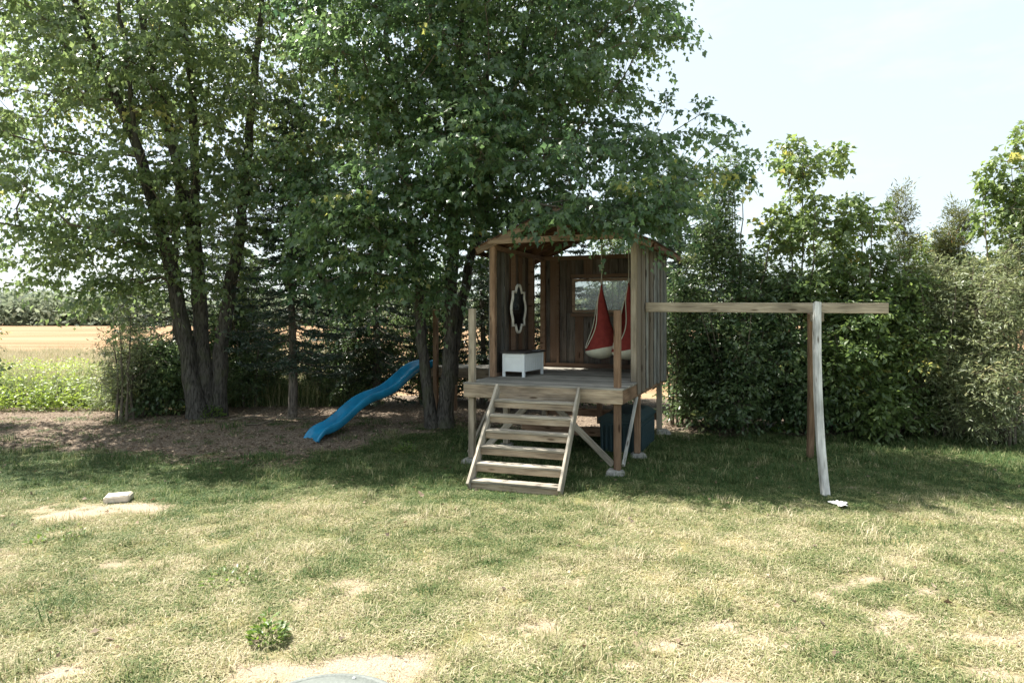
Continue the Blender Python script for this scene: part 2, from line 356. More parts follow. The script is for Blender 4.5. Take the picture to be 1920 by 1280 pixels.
# ------------------------------------------------------------------ foliage tools
LOBED = (np.array([[0, 0, 0], [-.43, .4, .07], [-.2, .52, .03], [0, 1, -.08], [.2, .52, .03], [.43, .4, .07]]), np.array([[0, 2, 1], [0, 3, 2], [0, 4, 3], [0, 5, 4]]))
OVAL = (np.array([[0, 0, 0], [-.25, .45, .06], [0, 1, -.05], [.25, .45, .06]]), np.array([[0, 2, 1], [0, 3, 2]]))
SLIM = (np.array([[0, 0, 0], [-.11, .4, .03], [0, 1, -.06], [.11, .4, .03]]), np.array([[0, 2, 1], [0, 3, 2]]))
NEEDLE = (np.array([[-.13, 0, 0], [.13, 0, 0], [0, 1, 0]]), np.array([[0, 1, 2]]))
def unit(a): return a/(np.linalg.norm(a, axis=-1, keepdims=True)+1e-9)
def leaves_np(pos, d, nrm, size, shape, var):
    d = unit(d); w = unit(np.cross(d, nrm)); n = np.cross(w, d); S, T = shape
    V = pos[:, None]+size[:, None, None]*(w[:, None]*S[None, :, 0:1]+d[:, None]*S[None, :, 1:2]+n[:, None]*S[None, :, 2:3])
    F = (np.arange(len(pos))*len(S))[:, None, None]+T[None]
    return V.reshape(-1, 3), F.reshape(-1, 3), np.repeat(var, len(S))
SH_O = Vector((-.693, 9.978, 0)); SH_R = math.radians(-22); SW, SD = 2.342, 3.36
c22, s22 = math.cos(SH_R), math.sin(SH_R)
def in_shed(p, mg=.12):
    q = np.asarray(p)-np.array([SH_O.x, SH_O.y, 0]); lx = q[..., 0]*c22+q[..., 1]*s22; ly = -q[..., 0]*s22+q[..., 1]*c22
    top = 3.36+.43*(SW/2-np.abs(lx-SW/2))+.1
    return (lx > -.3-mg) & (lx < SW+.3+mg) & (ly > .8) & (ly < SD+.2+mg) & (p[..., 2] < top)
def sample_env(env, n, rng, mind=.2, shell=3.6):
    w = np.array([e[6] if len(e) > 6 else 1. for e in env])*np.array([(e[3]*e[4]*e[5])**.85 for e in env]); w /= w.sum()
    out = []; tries = 0
    cells = {}
    while len(out) < n and tries < n*12:
        tries += 1
        e = env[rng.choice(len(env), p=w)]
        c = P(e[0], e[1], e[2]); u = unit(rng.normal(size=3))*rng.random()**(1/shell)
        p = np.array([c.x+u[0]*e[3], c.y+u[1]*e[4], c.z+u[2]*e[5]])
        if p[2] < gz(p[0], p[1])+.25 or in_shed(p): continue
        k = tuple((p/mind).astype(int))
        if k in cells: continue
        cells[k] = 1; out.append(p)
    return np.array(out)
def grow(stems, clusters, rng, seg=.35, pen=.7, r0=.0045, wob=.1, upcurve=.16):
    """stems: list of (pts, radii). clusters join the nearest wood; returns (stem meshes acc), (branch acc), end directions"""
    nodes, rad, par, fixed = [], [], [], []
    stem_acc = Acc()
    for pts, rr in stems:
        pts = np.array([tuple(p) for p in pts], float); L = np.concatenate([[0], np.cumsum(np.linalg.norm(np.diff(pts, axis=0), axis=1))])
        m = max(4, int(L[-1]/.25)); s = np.linspace(0, L[-1], m)
        # smooth resample
        q = np.stack([np.interp(s, L, pts[:, k]) for k in range(3)], 1)
        for _ in range(3): q[1:-1] = .25*q[:-2]+.5*q[1:-1]+.25*q[2:]
        q[1:-1] += rng.normal(size=(m-2, 3))*.012
        r = np.interp(s, L, rr)*.9; r[0] *= 1.3
        if m > 3: r[1] *= 1.12
        stem_acc.add(*tube(q, r*(1+.05*rng.normal(size=m)), 10))
        k0 = len(nodes)
        for i in range(m): nodes.append(q[i]); rad.append(r[i]); par.append(k0+i-1 if i else -1); fixed.append(s[i] > L[-1]*.22)
    ns = len(nodes)
    NP = np.zeros((ns+len(clusters)*14+10, 3)); NP[:ns] = nodes; ok = np.zeros(len(NP), bool); ok[:ns] = fixed
    cnt = ns; par = par+[0]*(len(NP)-ns)
    d0 = np.min(np.linalg.norm(clusters[:, None]-NP[None, :ns], axis=2), axis=1); ends = []; dirs = np.zeros_like(clusters)
    for ci in np.argsort(d0):
        c = clusters[ci]; dd = np.linalg.norm(NP[:cnt]-c, axis=1)+pen*np.maximum(0, NP[:cnt, 2]-c[2]+.1)+np.where(ok[:cnt], 0, 50)
        j = int(np.argmin(dd)); a = NP[j]; L = np.linalg.norm(c-a); k = max(1, int(L/seg)); k = min(k, 12); prev = j
        perp = rng.normal(size=3)*wob*L*.5
        for i in range(1, k+1):
            t = i/k; p = a*(1-t)+c*t; p = p+(perp+np.array([0, 0, upcurve*L]))*math.sin(math.pi*t)*.6
            NP[cnt] = p; ok[cnt] = True; par[cnt] = prev; prev = cnt; cnt += 1
        ends.append(prev); dirs[ci] = unit(NP[prev]-NP[par[prev]])
    load = np.zeros(cnt)
    for e in ends: load[e] += 1
    for i in range(cnt-1, ns-1, -1): load[par[i]] += load[i]
    br = Acc(); child = {}
    for i in range(ns, cnt): child.setdefault(par[i], []).append(i)
    R = r0*np.sqrt(np.maximum(load, .4))
    # chains
    done = np.zeros(cnt, bool)
    for i in range(ns, cnt):
        if done[i]: continue
        ch = [par[i], i]; done[i] = True
        while True:
            kids = [k for k in child.get(ch[-1], []) if not done[k]]
            if not kids: break
            k = max(kids, key=lambda q: load[q]); done[k] = True; ch.append(k)
        r = R[ch]; r[0] = r[1]
        br.add(*tube(NP[ch], r, 5))
    return stem_acc, br, dirs
def spray(clusters, dirs, rng, ntw=6, nlf=10, tl=.42, size=.1, shape=LOBED, flat=.55, droop=.35, reject=True, young=None):
    """twigs with leaves round each cluster centre"""
    n = len(clusters); c = np.repeat(clusters, ntw, 0); d = unit(np.repeat(dirs, ntw, 0)*.7+rng.normal(size=(n*ntw, 3))*np.array([1, 1, flat]))
    L = tl*(.6+.7*rng.random(n*ntw)); cv = np.repeat(rng.random(n), ntw*nlf); cv2 = np.repeat(rng.random(n) < .07, ntw*nlf)*.3
    acc = Acc()
    mid = c+d*L[:, None]*.5+np.array([0, 0, -.02]); end = c+d*L[:, None]+np.array([0, 0, -1])*(L*droop*.5)[:, None]
    w = unit(np.cross(d, [.2, .1, 1.]))*.0035; u = np.array([0, 0, .0035])
    TV = np.stack([c+w, c-w, c+u, mid+w*.7, mid-w*.7, mid+u*.7, end], 1).reshape(-1, 3)
    TF = np.array([[0, 1, 4, 3], [1, 2, 5, 4], [2, 0, 3, 5], [3, 4, 6, 6]])[:3]
    TF = (np.arange(n*ntw)*7)[:, None, None]+TF[None]; acc.add(TV, TF.reshape(-1, 4))
    t = (np.tile(np.linspace(.15, 1, nlf), n*ntw)+rng.normal(size=n*ntw*nlf)*.05); cc = np.repeat(c, nlf, 0); dd = np.repeat(d, nlf, 0); LL = np.repeat(L, nlf)
    p = cc+dd*(LL*t)[:, None]+np.array([0, 0, -1])*(LL*droop*.5*t*t)[:, None]
    side = unit(np.cross(dd, [.1, .2, 1.]))*np.where(rng.random(len(p)) < .5, 1, -1)[:, None]
    p = p+side*(.02+.04*rng.random(len(p)))[:, None]+rng.normal(size=p.shape)*.02
    ld = dd*.55+side*(.75*rng.random(len(p)))[:, None]+np.array([0, 0, -droop*1.1])+rng.normal(size=p.shape)*.3
    nr = np.array([0, 0, 1.])+rng.normal(size=p.shape)*.8
    sz = size*(.5+.8*rng.random(len(p))); var = np.clip(.5*cv+.42*rng.random(len(p))+cv2, 0, 1)
    keep = np.ones(len(p), bool)
    if reject: keep &= ~in_shed(p, .02)
    keep &= p[:, 2] > ground_z(p[:, 0], p[:, 1])+.02
    return leaves_np(p[keep], ld[keep], nr[keep], sz[keep], shape, var[keep]), acc
def make_tree(name, label, cat, base, stems, env, nclu, mats, rng_seed, group=None, mind=.22, shell=3.6, sp=None, gr=None):
    rng = np.random.default_rng(rng_seed)
    root = empty(name, base); tag(root, label, cat, group)
    inv = Matrix.Translation(-Vector(base))
    cl = sample_env(env, nclu, rng, mind, shell)
    st, br, dirs = grow(stems, cl, rng, **(gr or {}))
    (V, F, v), tw = spray(cl, dirs, rng, **(sp or {}))
    b = np.array(base, float)
    def off(acc):
        acc.V = [x-b for x in acc.V]; return acc
    link('trunk', off(st).mesh('trunk', True), mats[0], root)
    tw2 = Acc(); [tw2.add(a, f) for a, f in zip(br.V, [f-o for f, o in zip(br.F, np.cumsum([0]+[len(x) for x in br.V])[:-1])])]
    tw2.add(tw.V[0], tw.F[0])
    link('branches', off(tw2).mesh('branches', True), mats[1], root)
    link('crown', np_mesh('crown', V-b, F, {'v': v}), mats[2], root)
    return root
def shp(px, py, Y): return P(px, py, Y)
def make_conifer(name, label, base, h, rmax, seed, mat, bare=.12, nb=110, needle=.05, group=None, lean=(0, 0), dens=1.0, top_pow=.8):
    rng = np.random.default_rng(seed); root = empty(name, base); tag(root, label, 'conifer', group)
    zz = np.linspace(0, h, 16); pts = np.stack([lean[0]*(zz/h)**1.2+.02*np.sin(zz*1.7), lean[1]*zz/h, zz-.05], 1)
    link('trunk', np_mesh('trunk', *tube(pts, .1*(h/7)*(1-zz/h*.93)+.006, 9), smooth=True), M['cbark'], root)
    acc = Acc(); VV = []; FF = []; vv = []; off = 0
    for i in range(nb):
        f = bare+(1-bare)*(i+rng.random())/nb; z = h*f; az = i*2.399+rng.normal()*.3
        L = rmax*((1-f)**top_pow)*(.75+.4*rng.random())+.12
        if f < bare+.12: L *= .5+.5*rng.random()
        s = np.linspace(0, 1, 6); out = np.array([math.cos(az), math.sin(az), 0.]); x0 = np.array([lean[0]*f**1.2, lean[1]*f, z])
        pt = x0+out[None]*(L*s)[:, None]+np.array([0, 0, 1.])*(L*(-.32*s+.2*s**2.2)*(1.3-.9*f))[:, None]
        acc.add(*tube(pt, .016*(1-s*.85)*(L/rmax+.3), 4))
        # side twigs
        nt_ = int(L*16*dens)+4; tt = np.sort(rng.random(nt_))**.8*.95+.05
        sd = np.cross(out, [0, 0, 1.]); sg = np.where(np.arange(nt_) % 2, 1, -1)
        o = x0+np.stack([np.interp(tt, s, pt[:, k]-x0[k]) for k in range(3)], 1)
        tl = (.12+.3*L*(1-tt)*.7)*(.6+.7*rng.random(nt_)); td = unit(out[None]*.75+sd[None]*sg[:, None]*.8+np.array([0, 0, -.28])+rng.normal(size=(nt_, 3))*.15)
        m = 12
        q = rng.random((nt_, m)); pp = o[:, None]+td[:, None]*(tl[:, None]*q)[..., None]+rng.normal(size=(nt_, m, 3))*.006
        nd = td[:, None]*.7+rng.normal(size=(nt_, m, 3))*np.array([.6, .6, .45])
        pp = pp.reshape(-1, 3); nd = nd.reshape(-1, 3)
        w_ = pp+np.array(base)
        kp = ~in_shed(w_, .05)
        a, b_, c_ = leaves_np(pp[kp], nd[kp], rng.normal(size=pp.shape)[kp], needle*(.7+.7*rng.random(kp.sum()))*1.7, NEEDLE, rng.random(kp.sum()))
        VV.append(a); FF.append(b_+off); vv.append(c_); off += len(a)
    link('branches', acc.mesh('branches'), M['twig'], root)
    link('crown', np_mesh('crown', np.concatenate(VV), np.concatenate(FF), {'v': np.concatenate(vv)}), M[mat], root)
    return root

# ------------------------------------------------------------------ the playhouse
DZ = 1.16
house = empty('playhouse', SH_O, SH_R)
tag(house, 'raised weathered wooden playhouse with open front, gabled roof and stairs', 'playhouse')
X3, Y3, Z3 = Vector((1, 0, 0)), Vector((0, 1, 0)), Vector((0, 0, 1))
# deck: joists, rims, boards
deck = link('deck', box_mesh(SW-.1, .038, .18, .003, 0, 'joist0'), M['rim'], house, frame((.05, 1.5, DZ-.13), (SW-.05, 1.5, DZ-.13), Y3))
def kid(o, par):
    """o was placed in house coordinates; hang it under par, which sits in the same coordinates"""
    o.parent = par; o.matrix_basis = par.matrix_basis.inverted() @ o.matrix_basis; return o
for y in (.75, 2.3, 2.9): kid(board('joist', (.05, y, DZ-.13), (SW-.05, y, DZ-.13), .038, .18, Y3, M['rim'], house), deck)
kid(board('front_rim', (0, -.019, DZ-.092), (SW, -.019, DZ-.092), .038, .186, Y3, M['rim'], house), deck)
for x in (.02, SW-.02): kid(board('side_rim', (x, .002, DZ-.094), (x, SD, DZ-.094), .038, .184, X3, M['rim' if x < 1 else 'post'], house), deck)
kid(board('back_rim', (.04, SD-.02, DZ-.094), (SW-.04, SD-.02, DZ-.094), .038, .184, Y3, M['rim'], house), deck)
nb = 24; bw = (SD+.02)/nb
for i in range(nb):
    y = -.04+bw*(i+.5)
    kid(board('deck_board', (-.012+random.uniform(-.006, .004), y, DZ+.014+random.uniform(-.002, .002)), (SW+.012+random.uniform(-.004, .006), y, DZ+.014), bw-.007, .027, Y3, M['deck'], house), deck)
DT = DZ+.028
# posts to the ground
def gl(lx, ly):
    x = SH_O.x+lx*c22-ly*s22; y = SH_O.y+lx*s22+ly*c22; return gz(x, y)
def post(lx, ly, ztop, mat, w=.089):
    return board('post', (lx, ly, gl(lx, ly)+.07), (lx, ly, ztop), w, w, X3, M[mat], house, bev=.006)
post(.1, .052, 2.26, 'gpost'); post(SW-.085, .052, 2.225, 'post')
post(.1, 1.36, DZ-.19, 'gpost'); post(SW-.085, 1.36, DZ-.19, 'post')
post(.1, SD-.1, DZ-.19, 'gpost'); post(SW-.085, SD-.1, DZ-.19, 'gpost'); post(1.17, SD-.1, DZ-.19, 'post')
# braces between the post feet and the deck
def brace(p0, p1, yd, mat, w=.085): board('brace', p0, p1, w, .036, yd, M[mat], house)
brace((SW-.16, .12, .13), (SW/2+.1, .12, DZ-.2), Z3, 'stair'); brace((.18, .12, .13), (SW/2-.15, .12, DZ-.2), Z3, 'stair')
brace((SW-.02, .1, .14), (SW-.02, 1.0, DZ-.19), Z3, 'leg', .06); brace((.02, .1, .14), (.02, 1.2, DZ-.19), Z3, 'stair', .06)
board('rear_beam', (.05, SD-.03, .36), (SW-.05, SD-.03, .36), .14, .036, Z3, M['post'], house)
board('low_beam', (.06, 2.2, .2), (1.6, 2.2, .2), .14, .036, Z3, M['post'], house)
# stairs
sa = math.radians(5.2); stairs = empty('stairs', (1.165-1.165*math.cos(sa), -.05-1.165*math.sin(sa), 0), sa, house)
SX0, SX1 = .585, 1.745
for x in (SX0, SX1):
    o = board('stringer', (x, -1.22, .02), (x, -.03, DZ-.02), .17 if x < 1 else .15, .038, Y3, M['stair'], stairs)
for i in range(6):
    z = .098+.1785*i; y = -1.13+.185*i
    board('tread', (SX0+.022, y, z), (SX1-.022, y, z-.012), .16, .03, Y3, M['stair'], stairs)
    board('riser', (SX0+.022, y-.058, z-.056), (SX1-.022, y-.058, z-.068), .078, .026, Z3, M['rim'], stairs)
    for x, s in ((SX0, 1), (SX1, -1)):
        board('cleat', (x+s*.034, y-.03, z-.036), (x+s*.034, y+.09, z-.036), .03, .028, X3, M['stair'], stairs)
# walls
WY0, WT = .94, 3.28
def wallframe(name, members, mat):
    """studs and plates of one wall joined; the boards hang under it"""
    bm = bmesh.new()
    for p0, p1, w, t, yd in members:
        r = bmesh.ops.create_cube(bm, size=1); m = frame(p0, p1, yd); L = (Vector(p1)-Vector(p0)).length
        for v in r['verts']: v.co = m @ Vector((v.co.x*L, v.co.y*w, v.co.z*t))
    return link(name, bm_mesh(name, bm), M[mat], house)
for lx, mt in ((.045, 'post'), (SW-.045, 'gpost')):
    board('corner_post', (lx, WY0, DT), (lx, WY0, WT), .089, .089, X3, M[mt], house, bev=.006)
# right wall: overlapping vertical boards outside, frame inside
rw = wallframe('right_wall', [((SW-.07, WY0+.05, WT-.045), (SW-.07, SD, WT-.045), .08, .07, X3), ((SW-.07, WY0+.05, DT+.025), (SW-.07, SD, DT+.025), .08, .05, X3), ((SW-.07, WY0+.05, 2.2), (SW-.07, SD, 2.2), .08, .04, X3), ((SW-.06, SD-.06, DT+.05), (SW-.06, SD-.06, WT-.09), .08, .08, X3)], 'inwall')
n = 15; w = (SD-WY0+.06)/n
for i in range(n):
    y = WY0-.03+w*(i+.5); hi = i % 2
    o = board('wall_board', (SW+.012+.021*hi+random.uniform(0, .004), y, DZ-.13+random.uniform(-.02, .02)), (SW+.012+.021*hi, y+random.uniform(-.006, .006), WT+.02), w*(1.18 if not hi else .8), .02, Y3, M['wall'], house)
    kid(o, rw)
# left wall with doorway at the back
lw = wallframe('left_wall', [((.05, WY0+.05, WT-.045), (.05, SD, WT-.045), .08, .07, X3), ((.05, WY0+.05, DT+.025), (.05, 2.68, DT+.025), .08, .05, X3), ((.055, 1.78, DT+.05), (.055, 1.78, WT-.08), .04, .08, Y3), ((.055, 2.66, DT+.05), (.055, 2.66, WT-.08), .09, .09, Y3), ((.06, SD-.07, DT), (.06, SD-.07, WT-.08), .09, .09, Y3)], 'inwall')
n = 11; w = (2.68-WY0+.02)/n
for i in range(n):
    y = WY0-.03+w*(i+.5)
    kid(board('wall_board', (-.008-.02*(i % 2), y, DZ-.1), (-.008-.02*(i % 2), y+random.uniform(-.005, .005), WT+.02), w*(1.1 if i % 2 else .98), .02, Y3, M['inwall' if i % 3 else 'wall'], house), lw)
# back wall with window hole
WX0, WX1, WZ0, WZ1 = .655, 1.72, 2.24, 2.82
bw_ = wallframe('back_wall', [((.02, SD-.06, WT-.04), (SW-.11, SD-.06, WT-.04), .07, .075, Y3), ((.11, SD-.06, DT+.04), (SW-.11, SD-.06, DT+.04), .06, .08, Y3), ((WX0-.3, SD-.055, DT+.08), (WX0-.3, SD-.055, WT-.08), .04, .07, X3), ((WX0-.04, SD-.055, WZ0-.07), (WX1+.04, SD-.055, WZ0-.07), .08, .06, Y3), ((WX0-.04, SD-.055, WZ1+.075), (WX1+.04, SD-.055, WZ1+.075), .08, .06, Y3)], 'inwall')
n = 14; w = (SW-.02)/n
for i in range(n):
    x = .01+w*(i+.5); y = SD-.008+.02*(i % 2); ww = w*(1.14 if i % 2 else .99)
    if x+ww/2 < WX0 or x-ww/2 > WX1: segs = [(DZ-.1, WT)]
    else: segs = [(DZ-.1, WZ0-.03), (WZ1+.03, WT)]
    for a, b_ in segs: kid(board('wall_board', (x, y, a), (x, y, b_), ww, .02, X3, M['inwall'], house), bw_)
    for e0_, e1_ in ((x-ww/2, min(x+ww/2, WX0-.015)), (max(x-ww/2, WX1+.015), x+ww/2)):
        if len(segs) == 2 and e1_-e0_ > .012: kid(board('wall_board', ((e0_+e1_)/2, y+.001, WZ0-.031), ((e0_+e1_)/2, y+.001, WZ1+.031), e1_-e0_, .019, X3, M['inwall'], house), bw_)
win = wallframe('window', [((WX0-.02, SD-.035, WZ0), (WX1+.02, SD-.035, WZ0), .05, .05, Y3), ((WX0-.02, SD-.035, WZ1), (WX1+.02, SD-.035, WZ1), .05, .05, Y3), ((WX0, SD-.035, WZ0+.02), (WX0, SD-.035, WZ1-.02), .045, .05, Y3), ((WX1, SD-.035, WZ0+.02), (WX1, SD-.035, WZ1-.02), .045, .05, Y3), ((1.19, SD-.032, WZ0+.02), (1.19, SD-.032, WZ1-.02), .035, .03, Y3)], 'trim')
for a, b_ in ((WX0+.02, 1.17), (1.21, WX1-.02)):
    o = link('pane', box_mesh(b_-a, WZ1-WZ0-.04, .004, 0, 0, 'pane'), M['glass'], house, frame((a, SD-.03, (WZ0+WZ1)/2), (b_, SD-.03, (WZ0+WZ1)/2), Z3)); kid(o, win)
# roof
PT, RZ0 = .43, 3.315
rx = SW/2; OV = .24
roof = link('roof', box_mesh(SD-WY0+.3, .035, .13, .003, 0, 'ridge'), M['roofwood'], house, frame((rx, WY0-.02, RZ0+PT*rx-.075), (rx, SD+.16, RZ0+PT*rx-.075), X3))
for k, y in enumerate((WY0-.045, WY0+.6, WY0+1.2, WY0+1.8, SD-.02, SD+.13)):
    for s in (-1, 1):
        p1 = Vector((rx+s*.02, y, RZ0+PT*(rx-.02)-.045)); p0 = Vector((rx+s*(rx+OV-.02), y, RZ0-PT*(OV-.02)-.045))
        kid(board('rafter', p0, p1, .09, .038, Z3, M['trim' if k in (0,) else 'roofwood'], house), roof)
nrf = 10
for s in (-1, 1):
    sl = Vector((-s, 0, PT)).normalized(); Ls = math.hypot(rx+OV, PT*(rx+OV)); e0 = Vector((rx+s*(rx+OV), 0, RZ0-PT*OV)); nrm = Vector((s*PT, 0, 1)).normalized()
    for i in range(nrf):
        c = e0+sl*(Ls*(i+.5)/nrf)+nrm*.013
        kid(board('roof_board', (c.x, WY0-.075+random.uniform(-.015, .015), c.z), (c.x, SD+.17+random.uniform(-.02, .02), c.z), Ls/nrf-.006, .02, sl, M['roofwood'], house), roof)
    c = e0+sl*(Ls*.5)+nrm*.031
    kid(link('roofing', box_mesh(SD-WY0+.29, Ls+.02, .01, .002, 0, 'felt'), M['felt'], house, frame((c.x, WY0-.09, c.z), (c.x, SD+.2, c.z), sl)), roof)
    # fascia blocks at the eave
    kid(board('fascia', e0+Vector((s*.012, WY0+.0, -.05)), e0+Vector((s*.012, SD+.1, -.05)), .08, .02, Z3, M['roofwood'], house), roof)
kid(board('tie_beam', (-.02, WY0-.066, WT+.047), (SW+.03, WY0-.066, WT+.047), .089, .038, Z3, M['trim'], house), roof)
kid(board('king_post', (rx, WY0-.045, WT+.096), (rx, WY0-.045, RZ0+PT*rx-.1), .085, .036, X3, M['trim'], house), roof)
# side platform to the slide
plat = link('platform', box_mesh(1.95, .036, .17, .003, 0, 'platrim'), M['rim'], house, frame((-1.98, 2.62, DZ-.09), (-.03, 2.62, DZ-.09), Y3))
kid(board('side_rim', (-1.98, 3.3, DZ-.09), (-.03, 3.3, DZ-.09), .17, .036, Z3, M['rim'], house), plat)
for i in range(15):
    x = -1.95+.13*(i+.5); kid(board('deck_board', (x, 2.59, DZ+.012), (x, 3.33, DZ+.012), .123, .026, X3, M['deck'], house), plat)
for lx, ly, zt in ((-1.86, 2.56, 2.27), (-1.86, 3.36, 2.2)): post(lx, ly, zt, 'post', .085)

# ------------------------------------------------------------------ things about the playhouse
def wpt(lx, ly, z): return Vector((SH_O.x+lx*c22-ly*s22, SH_O.y+lx*s22+ly*c22, z))
blocks = [(.1, .02, 'pale concrete block under the front left post beside the stairs'), (SW-.1, .02, 'broken pale concrete block under the front right post'), (SW-.07, 1.36, 'concrete block under the middle post beside the dark storage box'), (SW-.02, SD-.1, 'concrete block under the rear right corner post'), (.1, 1.36, 'concrete block under the middle left post, behind the stairs')]
for k, (lx, ly, lb) in enumerate(blocks):
    bm = bmesh.new()
    bmesh.ops.create_cube(bm, size=1)
    for v in bm.verts:
        tp = 1 if v.co.z < 0 else .78
        v.co = Vector((v.co.x*.27*tp, v.co.y*.24*tp, v.co.z*.11))+Vector([random.uniform(-.012, .012) for _ in range(3)])
    bmesh.ops.bevel(bm, geom=bm.edges[:], offset=.014, segments=2, affect='EDGES')
    p = wpt(lx, ly, gl(lx, ly)+.018)
    o = link('concrete_block', bm_mesh('concrete_block', bm), M['concrete']); o.location = p; o.rotation_euler = (random.uniform(-.08, .08), random.uniform(-.08, .08), SH_R+random.uniform(-.4, .4))
    tag(o, lb, 'concrete block', 'footing blocks under the playhouse posts')
# storage chest on the deck
ch = empty('storage_chest', wpt(.17, 1.02, DT), SH_R+math.radians(-4)); tag(ch, 'small white wooden chest with black lid on the playhouse deck', 'chest')
cw, cl_, chh = .385, .76, .37
for x in (0.02, cw-.02):
    for y in (.02, cl_-.02): board('leg', (x, y, 0), (x, y, chh), .042, .042, X3, M['chest'], ch, .0005, .003, 'cl')
for y in (.018, cl_-.018):
    board('end_panel', (.04, y, .215), (cw-.04, y, .215), .26, .016, Z3, M['chest'], ch, .0005, .003, 'ce'); board('rail', (.04, y-.004 if y < .1 else y+.004, chh-.03), (cw-.04, y-.004 if y < .1 else y+.004, chh-.03), .055, .022, Z3, M['chest'], ch, .0005, .003, 'cr')
for x in (.018, cw-.018):
    o = board('side_panel', (x, .04, .215), (x, cl_-.04, .215), .26, .016, Z3, M['chest'], ch, .0005, .003, 'cs')
    board('rail', (x+(.004 if x > .1 else -.004), .04, chh-.03), (x+(.004 if x > .1 else -.004), cl_-.04, chh-.03), .055, .022, Z3, M['chest'], ch, .0005, .003, 'cq')
    for k in range(1, 9): board('batten', (x+(.009 if x > .1 else -.009), .04+k*.0755, .09), (x+(.009 if x > .1 else -.009), .04+k*.0755, chh-.06), .006, .004, Y3, M['chest'], ch, 0, .001, 'cb')
board('bottom', (cw/2, .04, .1), (cw/2, cl_-.04, .1), cw-.06, .015, X3, M['chest'], ch)
board('lid', (cw/2, -.025, chh+.016), (cw/2, cl_+.025, chh+.016), cw+.05, .028, X3, M['lid'], ch)
# mirror on the left wall: ogee outline, frame and glass
def ogee(sc, nn=9):
    q = []
    A, B = .26, .30     # half width of shoulders, half height of shoulders
    # right bulge: arc from (A,B) ... via (A+.06,0) to (A,-B); top bump from (-.13,B) via (0,B+.12)
    def seg(pts): q.extend(pts)
    seg([(.12, B+.0), (A-.01, B), (A-.01, B-.12)])
    seg([(A-.01+.065*math.sin(math.pi*t), B-.12-(2*B-.24)*t) for t in np.linspace(.08, .92, nn)])
    seg([(A-.01, -B+.12), (A-.01, -B), (.12, -B)])
    seg([(.12*math.cos(math.pi*t), -B-.125*math.sin(math.pi*t)) for t in np.linspace(.1, .9, nn)])
    seg([(-.12, -B), (-A+.01, -B), (-A+.01, -B+.12)])
    seg([(-A+.01-.065*math.sin(math.pi*t), -B+.12+(2*B-.24)*t) for t in np.linspace(.08, .92, nn)])
    seg([(-A+.01, B-.12), (-A+.01, B), (-.12, B)])
    seg([(-.12*math.cos(math.pi*t), B+.125*math.sin(math.pi*t)) for t in np.linspace(.1, .9, nn)])
    return np.array(q)
mr = empty('wall_mirror', wpt(.1, 1.87, 2.275), SH_R); tag(mr, 'dark glass wall mirror in a scalloped cream frame, on the left wall inside', 'mirror')
o2 = ogee(1); ctr = o2.mean(0); inn = o2.copy()
d = np.roll(o2, -1, 0)-np.roll(o2, 1, 0); nn_ = np.stack([-d[:, 1], d[:, 0]], 1); nn_ /= np.linalg.norm(nn_, axis=1)[:, None]; 
sgn = -1 if (nn_*(o2)).sum() > 0 else 1
inn = o2+sgn*nn_*.045
def lift(a, x): return np.stack([np.full(len(a), x), a[:, 0]*1.12, a[:, 1]], 1)
R_ = [lift(o2, 0), lift(o2, .028), lift(o2+sgn*nn_*.02, .036), lift(inn, .024), lift(inn, 0)]
Vm = np.concatenate(R_); k = len(o2); Fm = []
for a in range(4):
    for i in range(k): Fm.append([a*k+i, a*k+(i+1) % k, (a+1)*k+(i+1) % k, (a+1)*k+i])
link('mirror_frame', np_mesh('mirror_frame', Vm, Fm), M['mirror_frame'], mr)
gv = np.concatenate([[[.012, 0, 0]], lift(inn, .012)]); link('mirror_glass', np_mesh('mirror_glass', gv, [[0, 1+i, 1+(i+1) % k] for i in range(k)]), M['mirror'], mr)
